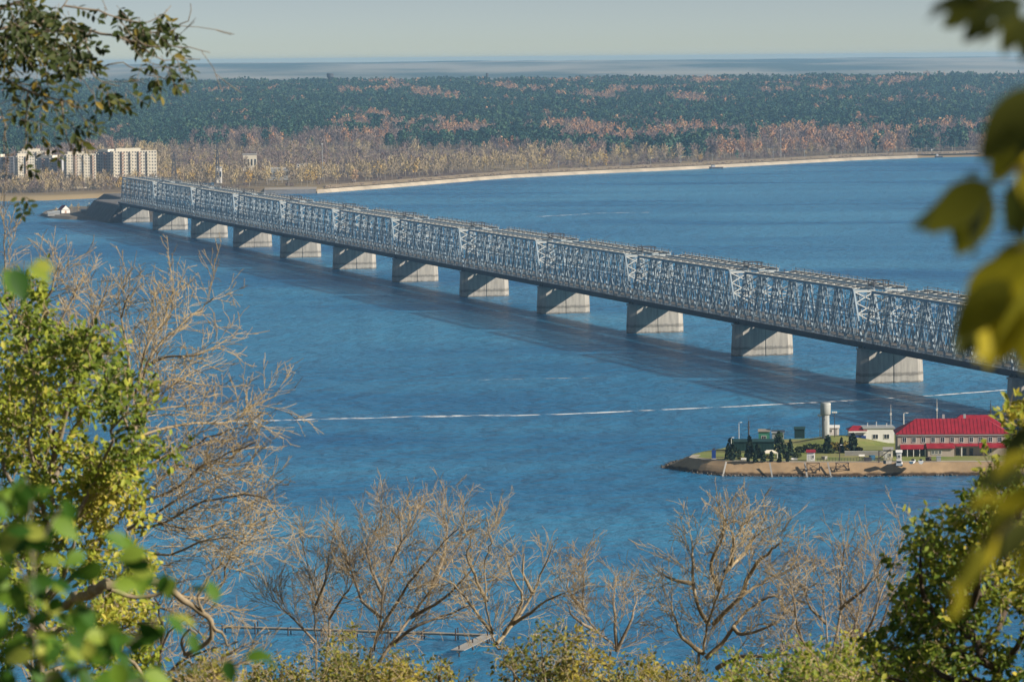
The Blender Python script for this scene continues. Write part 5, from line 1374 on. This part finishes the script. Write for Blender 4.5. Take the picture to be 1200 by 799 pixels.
bare_tree(24, 'small leafless tree with a dark bent trunk between the two pale ones', 68, [
    [(712, 799), (723, 757), (700, 731), (684, 702), (683, 670), (686, 647), (690, 630)], [(723, 757), (721, 715), (720, 679), (724, 660)], [(723, 757), (740, 712), (748, 680)], [(700, 731), (676, 715), (662, 690)], [(684, 702), (668, 680), (664, 655)], [(715, 780), (690, 762), (666, 752)]], 0.075, bp_(len=[0.85, 0.45, 0.25]), 'bark_grey', 'twig_red', low=0.87)
bare_tree(25, 'large pale leafless tree rising towards the promontory', 62, [
    [(817, 799), (824, 760), (830, 721), (843, 676), (856, 631), (868, 600), (879, 568)], [(830, 721), (817, 692), (812, 650), (812, 620), (810, 598)], [(843, 676), (833, 637), (848, 605), (846, 568)],
    [(827, 767), (846, 747), (859, 725), (882, 696), (908, 683), (916, 690)], [(836, 721), (869, 683), (892, 666), (919, 650)], [(812, 666), (785, 660), (775, 650)], [(850, 650), (872, 625), (884, 605), (900, 590)], [(869, 683), (880, 650), (905, 620), (918, 610)],
    [(824, 760), (800, 740), (790, 710), (786, 690)], [(840, 780), (869, 764), (908, 764), (930, 750)], [(856, 640), (860, 610), (852, 585)], [(859, 725), (870, 735), (905, 720), (925, 700)]], 0.085, bp_(dens=[6.5, 6.2, 6.5, 0]), 'bark_pale', 'twig_pale', low=0.87)
bare_tree(26, 'dense twiggy leafless thicket tree left of the green right-hand tree', 60, [
    [(975, 830), (972, 770), (968, 720), (962, 670), (955, 640)], [(972, 790), (1000, 730), (1010, 680), (1008, 620)], [(972, 790), (940, 740), (930, 690), (926, 655)], [(975, 770), (985, 700), (985, 650), (990, 620)],
    [(972, 800), (1020, 750), (1040, 700), (1042, 660)], [(972, 780), (1015, 730), (1030, 690), (1060, 600)], [(960, 800), (925, 770), (915, 730)], [(968, 720), (945, 690), (945, 655)], [(985, 700), (1020, 665), (1035, 630)], [(1000, 790), (1010, 740), (990, 690), (975, 640)]],
    0.06, bp_(len=[0.95, 0.5, 0.26], dens=[6.0, 6.0, 6.0, 0], up=[0.6, 0.5, 0.3, 0.2]), 'bark_grey', 'twig_red', low=0.87)
# --- left: bare tree behind the leafy one
bare_tree(27, 'wide pale leafless tree spreading over the water on the left', 52, [
    [(120, 840), (140, 700), (152, 600), (156, 520), (160, 470)], [(156, 500), (182, 461), (202, 445), (247, 452)], [(158, 470), (170, 410), (192, 377), (205, 338)], [(156, 500), (172, 430), (195, 396), (234, 364), (250, 350)],
    [(160, 450), (182, 422), (228, 417), (262, 406)], [(156, 510), (165, 487), (202, 477), (247, 474)], [(165, 510), (210, 498), (260, 496), (283, 488), (295, 477), (324, 464)], [(153, 560), (190, 535), (223, 524), (255, 508), (297, 495)],
    [(150, 620), (192, 612), (239, 588), (303, 580), (327, 606)], [(150, 620), (183, 600), (239, 568), (290, 546)], [(152, 590), (200, 575), (240, 545), (300, 520)], [(158, 470), (150, 410), (142, 375), (150, 345)], [(150, 640), (200, 650), (250, 630), (300, 640)],
    [(150, 650), (190, 690), (240, 700), (259, 687), (267, 656), (283, 636), (297, 614)], [(156, 520), (130, 450), (110, 400), (108, 360)], [(152, 600), (220, 620), (270, 610), (310, 625)], [(150, 640), (170, 700), (210, 720), (240, 745)], [(152, 600), (190, 560), (215, 545), (280, 570)]],
    0.045, bp_(dens=[8.0, 6.5, 6.5, 0], len=[0.9, 0.5, 0.28], up=[0.15, 0.25, 0.2, 0.2]), 'bark_pale', 'twig_pale')
bare_tree(28, 'thin reddish leafless tree at the left edge below the bridge end', 56, [
    [(40, 840), (30, 600), (30, 450), (34, 380), (40, 330)], [(30, 470), (60, 400), (85, 350), (100, 320)], [(32, 420), (10, 360), (4, 310), (8, 270)], [(34, 380), (60, 340), (70, 305)], [(32, 440), (75, 410), (105, 385), (125, 340)], [(30, 480), (70, 450), (110, 430)]],
    0.06, bp_(len=[0.8, 0.45, 0.25], up=[0.6, 0.5, 0.3, 0.2]), 'bark_grey', 'twig_red')
# tangled thicket in the lower left
bare_tree(29, 'dark tangled leafless thicket in the lower left corner', 44, [
    [(180, 850), (185, 780), (200, 740), (230, 720)], [(185, 800), (150, 750), (140, 720)], [(185, 800), (220, 770), (255, 760)], [(190, 800), (230, 790), (280, 760)], [(185, 800), (190, 740), (180, 700)], [(190, 820), (250, 790), (300, 770)]],
    0.05, bp_(len=[0.7, 0.4, 0.22], dens=[8, 6, 6, 0]), 'bark_dark', 'twig_red')

# --- crooked branch across the lower left
T = Tree(31); base = ground_at(-30, 40)
T.limb([(-30, 790, 4), (30, 745, 4), (80, 705, 3), (124, 686, 0)], 36, 0.0650, 0.0468, BARE, key='trunk', root=True, twigs=False)
T.limb([(124, 686, 0), (160, 682, 0.1), (191, 683, 0.2), (215, 703, 0.3), (239, 719, 0.4), (249, 733, 0.4), (243, 752, 0.5), (217, 768, 0.6)], 36, 0.0442, 0.0208, BARE, twigs=False, wobble=0.008)
T.limb([(130, 690, 0), (160, 700, 0.1), (190, 695, 0.1)], 36, 0.0260, 0.0156, BARE, twigs=False, wobble=0.01)
T.limb([(249, 733, 0.4), (262, 746, 0.5), (275, 752, 0.5)], 36, 0.0182, 0.0078, BARE, twigs=False)
T.limb([(217, 768, 0.6), (212, 750, 0.5), (222, 738, 0.4), (232, 742, 0.4)], 36, 0.0156, 0.0091, BARE, twigs=False, wobble=0.008)
T.limb([(20, 770, 4), (84, 731, 0.3), (116, 747, 0.3), (140, 763, 0.4), (164, 787, 0.4), (172, 820, 0.5)], 36, 0.0260, 0.0182, BARE, wobble=0.01, twigs=False)
T.limb([(239, 719, 0.4), (232, 700, 0.3), (246, 676, 0.3), (251, 665, 0.3)], 36, 0.0156, 0.0065, bp_(len=[0.3, 0.2, 0.1], dens=[3, 3, 3, 0]), wobble=0.008)
finish(T, 'crooked_branch_tree', 'low tree with a thick crooked bare branch in the lower left', 'tree', 'bark_pale', 'twig_pale', base)

# --- leafy trees
LEAFY = dict(seg=[0.3, 0.16, 0.12], bend=0.5, wob=0.10, up=[0.35, 0.3, 0.2], dens=[11, 11.0, 0], len=[0.46, 0.27], ang=(25, 65), rmin=0.0035, thick=0.012, max=2)
def lp_(**k): d = dict(LEAFY); d.update(k); return d
T = Tree(41); base = ground_at(55, 38)
for k, L in enumerate([[(60, 830), (62, 740), (66, 640), (70, 560), (72, 500)], [(66, 660), (100, 600), (130, 540), (160, 480), (186, 462)], [(70, 560), (100, 500), (125, 455), (150, 430)], [(70, 540), (90, 470), (100, 420), (112, 400)],
                       [(72, 520), (50, 440), (35, 390), (20, 345)], [(70, 560), (30, 500), (5, 440), (-10, 400)], [(64, 700), (110, 660), (150, 610), (180, 585)], [(62, 740), (110, 720), (150, 690), (175, 650)], [(62, 740), (20, 680), (-20, 620)],
                       [(64, 680), (30, 610), (0, 560)], [(64, 640), (95, 570), (140, 560), (170, 530)], [(60, 790), (110, 770), (150, 745)], [(60, 800), (20, 760), (-20, 740)], [(66, 620), (50, 560), (40, 500), (55, 450)], [(66, 600), (20, 560), (15, 500), (25, 440)],
                       [(68, 600), (120, 590), (165, 560), (196, 520)], [(62, 700), (90, 660), (100, 620), (120, 600)], [(40, 400), (55, 370), (60, 350)], [(60, 820), (120, 800), (180, 790)], [(62, 760), (130, 740), (200, 730)]]):
    T.limb([(x*0.95-6, 799-(799-y)*0.98) for x, y in L], 38, 0.06 if k == 0 else 0.03, 0.02 if k == 0 else 0.007, lp_(), key='trunk' if k == 0 else 'limb', root=(k == 0), dj=0.7, t0=0.22)
t = finish(T, 'leafy_tree', 'leafy tree with small yellow-green leaves on the left side', 'tree', 'bark_grey', 'twig_pale', base)
add_leaves(T, t, base, 10, 0.074, 'leaf_left', 300, 41, jit=0.03)
T = Tree(42); base = ground_at(1150, 34)
for k, L in enumerate([[(1150, 830), (1128, 765), (1112, 735), (1110, 690), (1118, 640)], [(1112, 740), (1090, 690), (1085, 640), (1086, 600)], [(1112, 735), (1060, 690), (1052, 640), (1060, 612)], [(1115, 700), (1125, 640), (1130, 595), (1120, 580)], [(1118, 660), (1150, 610), (1165, 555), (1185, 505)],
                       [(1118, 660), (1170, 600), (1200, 540), (1215, 480)], [(1130, 770), (1080, 750), (1050, 720), (1038, 700)], [(1140, 800), (1180, 740), (1200, 690), (1210, 640)], [(1128, 765), (1160, 700), (1175, 650), (1180, 610)], [(1140, 810), (1080, 790), (1040, 770), (1020, 755)],
                       [(1150, 820), (1200, 790), (1230, 760)], [(1118, 690), (1150, 660), (1150, 610), (1140, 570)], [(1120, 750), (1100, 700), (1070, 660), (1072, 620)], [(1170, 600), (1190, 560), (1180, 530)], [(1140, 800), (1110, 790), (1090, 740), (1095, 690)], [(1140, 820), (1060, 810), (1000, 790)],
                       [(1150, 820), (1190, 800), (1220, 720), (1225, 660)], [(1200, 540), (1185, 510), (1190, 480)]]):
    T.limb([(x+24, 799-(799-y)*(0.98 if L[-1][0] > 1170 else 0.90)) for x, y in L], 34, 0.085 if k == 0 else 0.032, 0.02 if k == 0 else 0.007, lp_(), key='trunk' if k == 0 else 'limb', root=(k == 0), dj=0.6, t0=0.2)
t = finish(T, 'leafy_tree', 'dense green leafy tree in the lower right corner', 'tree', 'bark_dark', 'twig_pale', base)
add_leaves(T, t, base, 8, 0.082, 'leaf_right', 300, 42, jit=0.03)
# low leafy crowns along the bottom edge
shr = [(330, 782, 50, 'yellow-green treetop at the bottom edge left of the slender bare tree'), (420, 748, 48, 'yellow-green treetop under the multi-stemmed bare tree'), (515, 770, 50, 'yellow-green treetop below the jetty landing'), (640, 736, 46, 'green-yellow treetop right of the pale forked tree'),
       (730, 766, 52, 'yellowish treetop under the small bent bare tree'), (820, 790, 50, 'sparse yellow treetop under the large pale bare tree'), (905, 772, 44, 'dull green treetop under the twiggy thicket tree'), (985, 736, 40, 'dark green treetop left of the right-hand leafy tree'), (250, 785, 40, 'sparse yellow treetop in the lower left under the crooked branch')]
for i, (px, top, D, lab) in enumerate(shr):
    T = Tree(60+i); base = ground_at(px, D); g2 = np.random.default_rng(i)
    T.limb([(px, 860), (px+4, 820), (px-2, 790)], D, 0.06, 0.025, lp_(), key='trunk', root=True)
    for k in range([7, 10, 6, 12, 8, 5, 8, 11, 6][i]):
        a = px+g2.uniform(-62, 62); y = top+20+abs(a-px)*0.35+g2.uniform(-26, 40)
        T.limb([(px, 830+g2.uniform(-10, 20)), ((px*0.45+a*0.55), 805), (a, y)], D, 0.022, 0.006, lp_(), dj=0.9, t0=0.3)
    t = finish(T, 'low_leafy_tree', lab, 'tree', 'bark_grey', 'twig_pale', base, 'leafy treetops along the bottom edge')
    add_leaves(T, t, base, 3 if i in (5, 8) else 5, 0.060, 'leaf_right' if i in (6, 7) else 'leaf_shrub', 0, 60+i, jit=0.03)

# --- top-left overhanging tree with dark compound leaves
T = Tree(71); D0 = 30; base = ground_at(-170, D0)
TP = dict(seg=[0.2, 0.12, 0.1], bend=0.35, wob=0.07, up=[-0.05, -0.1, 0], dens=[2.0, 2.5, 0], len=[0.5, 0.28], ang=(20, 50), rmin=0.003, thick=0.010, max=2)
T.limb([(-170, 500, 0), (-165, 250, 0), (-150, 60, 0), (-120, -120, 0), (-90, -300, 0)], D0, 0.16, 0.06, TP, key='trunk', root=True, twigs=False)
LIMBS = [[(-155, 120), (-60, 60), (20, 29), (59, 23), (75, 7), (90, -20)], [(-150, 60), (0, 45), (70, 36), (107, 37), (140, 44), (176, 54), (212, 57), (247, 62)], [(75, 7), (117, 13), (146, 24), (176, 26), (202, 7)], [(100, 38), (104, 62), (120, 78), (143, 75), (169, 85), (195, 94)],
         [(-158, 160), (-40, 90), (33, 107), (72, 119), (98, 127)], [(140, 44), (165, 55), (190, 70), (235, 70)], [(140, 44), (180, 40), (212, 30), (225, 8)], [(-150, 60), (-20, 20), (40, -10), (90, -30), (125, -10)], [(104, 62), (110, 90), (140, 100)],
         [(-40, 90), (0, 130), (10, 180), (5, 240)], [(33, 107), (30, 140), (28, 175)], [(72, 119), (75, 145), (85, 175)], [(-30, 30), (0, 60), (20, 90), (30, 110)], [(20, 29), (40, 60), (50, 90)], [(107, 37), (90, 60), (85, 85)]]
for k, L in enumerate(LIMBS):
    T.limb([(a, b, 0.25*math.sin(k*2.1+a*0.01)) for a, b in L], D0, 0.02 if k in (0, 1, 4, 7) else 0.009, 0.003, TP, wobble=0.012, t0=0.35)
t = finish(T, 'overhanging_tree', 'tree with dark green leaflets overhanging the top left corner', 'tree', 'bark_grey', 'bark_grey', base)
# compound leaves: leaflets in pairs on thin stalks
g2 = np.random.default_rng(9); B, A, N, SZ = [], [], [], []
stalk = Tree(72)
spots = []
for _ in range(400):
    r = g2.random()
    if r < 0.52: spots.append((g2.uniform(-15, 108)*g2.uniform(0.2, 1)**0.5, abs(g2.normal())*48))
    elif r < 0.66: spots.append((g2.uniform(-5, 65), g2.uniform(60, 190)*g2.uniform(0.6, 1)))
    elif r < 0.70: spots.append((g2.uniform(60, 92), g2.uniform(140, 172)))
    elif r < 0.75: spots.append((g2.uniform(108, 155), g2.uniform(98, 118)))
    elif r < 0.80: spots.append((g2.uniform(60, 100), g2.uniform(40, 75)))
    elif r < 0.87: spots.append((g2.uniform(140, 200), g2.uniform(10, 40)))
    elif r < 0.92: spots.append((g2.uniform(165, 215), g2.uniform(48, 92)))
    elif r < 0.95: spots.append((g2.uniform(-5, 25), g2.uniform(170, 235)))
    else: spots.append((g2.uniform(120, 205), g2.uniform(0, 30)))
spots = spots[:200]
for (px, py) in spots:
    b0 = np.array(at(px, py, D=D0+g2.normal()*0.5)); d = np.array([g2.normal()*0.5+0.45, g2.normal()*0.4, -0.75+g2.normal()*0.35]); d /= np.linalg.norm(d)
    Ls = g2.uniform(0.10, 0.22); P = np.array([b0+d*Ls*k/4+np.array([0, 0, -0.02])*(k/4)**2 for k in range(5)])
    stalk.tube('stalks', P, np.full(5, 0.0022), 3)
    m = int(Ls/0.042); side = np.cross(d, np.array([0.2, -0.9, 0.3])); side /= np.linalg.norm(side)
    for q in range(m):
        for s_ in (-1, 1):
            if g2.random() < 0.15: continue
            pos = b0+d*Ls*(q+1)/m; a = d*0.55+side*s_*0.9+g2.normal(size=3)*0.22; a[2] -= 0.25; a /= np.linalg.norm(a)
            B.append(pos); A.append(a); SZ.append(g2.uniform(0.055, 0.085))
    B.append(P[-1]); A.append(d); SZ.append(g2.uniform(0.06, 0.085))
B, A, SZ = np.array(B), np.array(A), np.array(SZ)
N = g2.normal(size=B.shape)*0.6+np.array([0.2, -0.5, 0.8]); N -= A*np.sum(N*A, 1)[:, None]; N /= np.linalg.norm(N, axis=1)[:, None]
me = stalk.mesh('stalks'); me.transform(Matrix.Translation(-base)); tag(link('leaf_stalks', me, t, M['bark_grey']), kind='stuff')
order = g2.permutation(len(B)); big, rest = order[:300], order[300:]
leaf_objects(t, B[big], A[big], N[big], SZ[big], 'leaf_top', 'small')
M['leaf_top_mass'] = leaf_mat('dark_leaflets_mass', [(0, (0.028, 0.045, 0.014)), (0.6, (0.055, 0.08, 0.02)), (0.85, (0.14, 0.14, 0.028)), (1, (0.30, 0.22, 0.04))])
if len(rest): tag(link('foliage', leaf_mesh('foliage', B[rest]-np.array(base), A[rest], N[rest], SZ[rest], 5), t, M['leaf_top_mass']), kind='stuff')

# --- out-of-focus leaves close to the viewpoint
def near_spray(name, label, D, root_px, stems, leaves, m, mk, mstem, seed, size):
    T = Tree(seed); base = ground_at(root_px, D); g3 = np.random.default_rng(seed)
    for k, st in enumerate(stems):
        T.limb([(a, b, 0.0) for a, b in st], D, 0.006 if k == 0 else 0.0028, 0.0014, BARE, key='trunk' if k == 0 else 'limb', root=(k == 0), twigs=False, wobble=0.003)
    t = finish(T, name, label, 'shrub', mstem, mstem, base)
    sets_ = {}
    for (px, py, ang, ln, *mm) in leaves:
        dd = g3.normal()*0.12*D/6
        b0 = np.array(at(px, py, D=D+dd)); a_ = math.radians(ang)
        ax = np.array([math.cos(a_), g3.normal()*0.35, math.sin(a_)]); ax /= np.linalg.norm(ax)
        nn = g3.normal(size=3)*0.45+np.array([0.3, -0.75, 0.5]); nn -= ax*np.dot(nn, ax); nn /= np.linalg.norm(nn)
        q = sets_.setdefault(mm[0] if mm else m, []); q.append((b0, ax, nn, ln*(D+dd)/FPX))
    for m_, q in sets_.items():
        leaf_objects(t, *[np.array(z) for z in zip(*q)], m_, mk)
    return t
g4 = np.random.default_rng(77)
LV = [(15, 576), (60, 578), (75, 596), (10, 622), (50, 634), (22, 655), (60, 688), (82, 694), (125, 660), (152, 668), (175, 660), (202, 676), (225, 692), (250, 706), (192, 722), (172, 746), (222, 742), (30, 704), (12, 738), (50, 744), (62, 722), (20, 774), (92, 762), (130, 774), (142, 786), (104, 748),
      (192, 778), (262, 772), (285, 770), (308, 772), (240, 790), (40, 600), (30, 560), (80, 640), (70, 660), (0, 690), (40, 790), (70, 780), (110, 790), (0, 650), (5, 600), (150, 640), (20, 720), (85, 720), (60, 760), (15, 800), (165, 790), (35, 680), (5, 755), (75, 745), (118, 735), (50, 715), (30, 745), (95, 785), (130, 750)]
near_spray('near_shrub', 'blurred green leafy shrub right before the lens in the lower left', 8.5, 40, [
    [(40, 820), (36, 740), (40, 660), (35, 590), (30, 560)], [(40, 780), (90, 730), (130, 680), (175, 655)], [(42, 800), (120, 770), (200, 720), (250, 700)], [(42, 815), (150, 800), (250, 775), (318, 775)], [(40, 700), (10, 640), (0, 600)], [(40, 650), (60, 610), (75, 590)], [(60, 760), (130, 750), (190, 720)]],
    [(x+g4.uniform(-4, 4), y, g4.choice([-25, -60, 160, 200, 240, -10, 120])+g4.uniform(-20, 20), g4.uniform(26, 42)) for x, y in LV+[(x+g4.uniform(-36, 36), y+g4.uniform(-10, 40)) for x, y in LV if x < 240]+[(x+g4.uniform(-28, 28), y+g4.uniform(-14, 30)) for x, y in LV if x < 170]], 'leaf_blur', 'oval', 'bark_grey', 81, 0.08)
near_spray('near_twig', 'blurred pale green leaves at the left edge below the bridge end', 8.0, -40, [[(-60, 820), (-55, 500), (-40, 360), (0, 318), (40, 312)]],
    [(4, 316, -60, 42), (18, 314, -70, 45), (34, 312, -30, 36), (-5, 312, 200, 40), (40, 306, -20, 28)], 'leaf_blur', 'oval', 'bark_grey', 82, 0.08)
DK = 'leaf_maple_dark'
MP = [(1200, 4, 192, 60, DK), (1175, 4, 186, 60, DK), (1150, 4, 180, 62, DK), (1140, 8, 215, 50, DK), (1160, 10, 235, 52, DK), (1178, 12, 240, 55, DK), (1195, 14, 250, 55, DK), (1210, 14, 262, 62, DK), (1120, 6, 200, 40, DK), (1165, 0, 150, 40, DK),
      (1215, 100, 236, 115, DK), (1228, 110, 232, 120, DK), (1200, 150, 248, 75), (1212, 160, 255, 75), (1190, 165, 235, 55), (1205, 185, 268, 60), (1160, 214, 213, 112, DK), (1162, 214, 216, 104), (1158, 216, 248, 100), (1166, 216, 243, 96, DK), (1180, 218, 278, 62, DK), (1200, 205, 262, 80, DK), (1150, 206, 170, 22, DK),
      (1222, 280, 205, 62), (1212, 288, 195, 55), (1206, 292, 232, 135), (1196, 296, 240, 140, DK), (1192, 318, 246, 125), (1184, 326, 228, 100), (1206, 330, 252, 105), (1172, 346, 236, 88, DK), (1170, 352, 262, 84), (1210, 360, 258, 78), (1186, 340, 264, 92),
      (1212, 500, 222, 60, DK), (1205, 530, 205, 58), (1200, 552, 192, 62, DK), (1215, 570, 215, 64), (1192, 596, 222, 64), (1182, 612, 236, 74, DK), (1170, 622, 244, 76), (1150, 640, 240, 60), (1205, 610, 232, 60, DK), (1216, 640, 240, 52), (1140, 655, 250, 52), (1125, 668, 244, 48), (1172, 580, 200, 50), (1150, 590, 205, 46, DK), (1130, 690, 252, 46)]
near_spray('near_sapling', 'blurred yellowing large-leaved sapling close before the lens on the right', 4.8, 1300, [
    [(1320, 820), (1310, 500), (1290, 250), (1270, 60), (1230, 0)], [(1270, 60), (1210, 5), (1150, 5)], [(1290, 250), (1230, 200), (1165, 208)], [(1300, 400), (1250, 320), (1200, 290), (1165, 340)], [(1310, 620), (1250, 570), (1190, 555)], [(1312, 680), (1260, 630), (1200, 605), (1160, 640)], [(1280, 150), (1225, 95)]],
    MP, 'leaf_maple', 'long', 'bark_dark', 83, 0.1)

# ------------------------------------------------------------------ haze
hz = MB().box(-7500, 7500, -260, 28800, -9, 142)
hm = bpy.data.materials.new('haze_air'); hm.use_nodes = True
n, l = hm.node_tree.nodes, hm.node_tree.links
n.remove(n['Principled BSDF'])
pv_ = n.new('ShaderNodeVolumePrincipled'); pv_.inputs['Color'].default_value = (0.40, 0.69, 1.0, 1); pv_.inputs['Density'].default_value = 4.1e-5; pv_.inputs['Anisotropy'].default_value = 0.2
l.new(pv_.outputs[0], n['Material Output'].inputs['Volume'])
o = hz.build('haze', hm); tag(o, 'thin pale blue air haze over the river valley', kind='stuff')
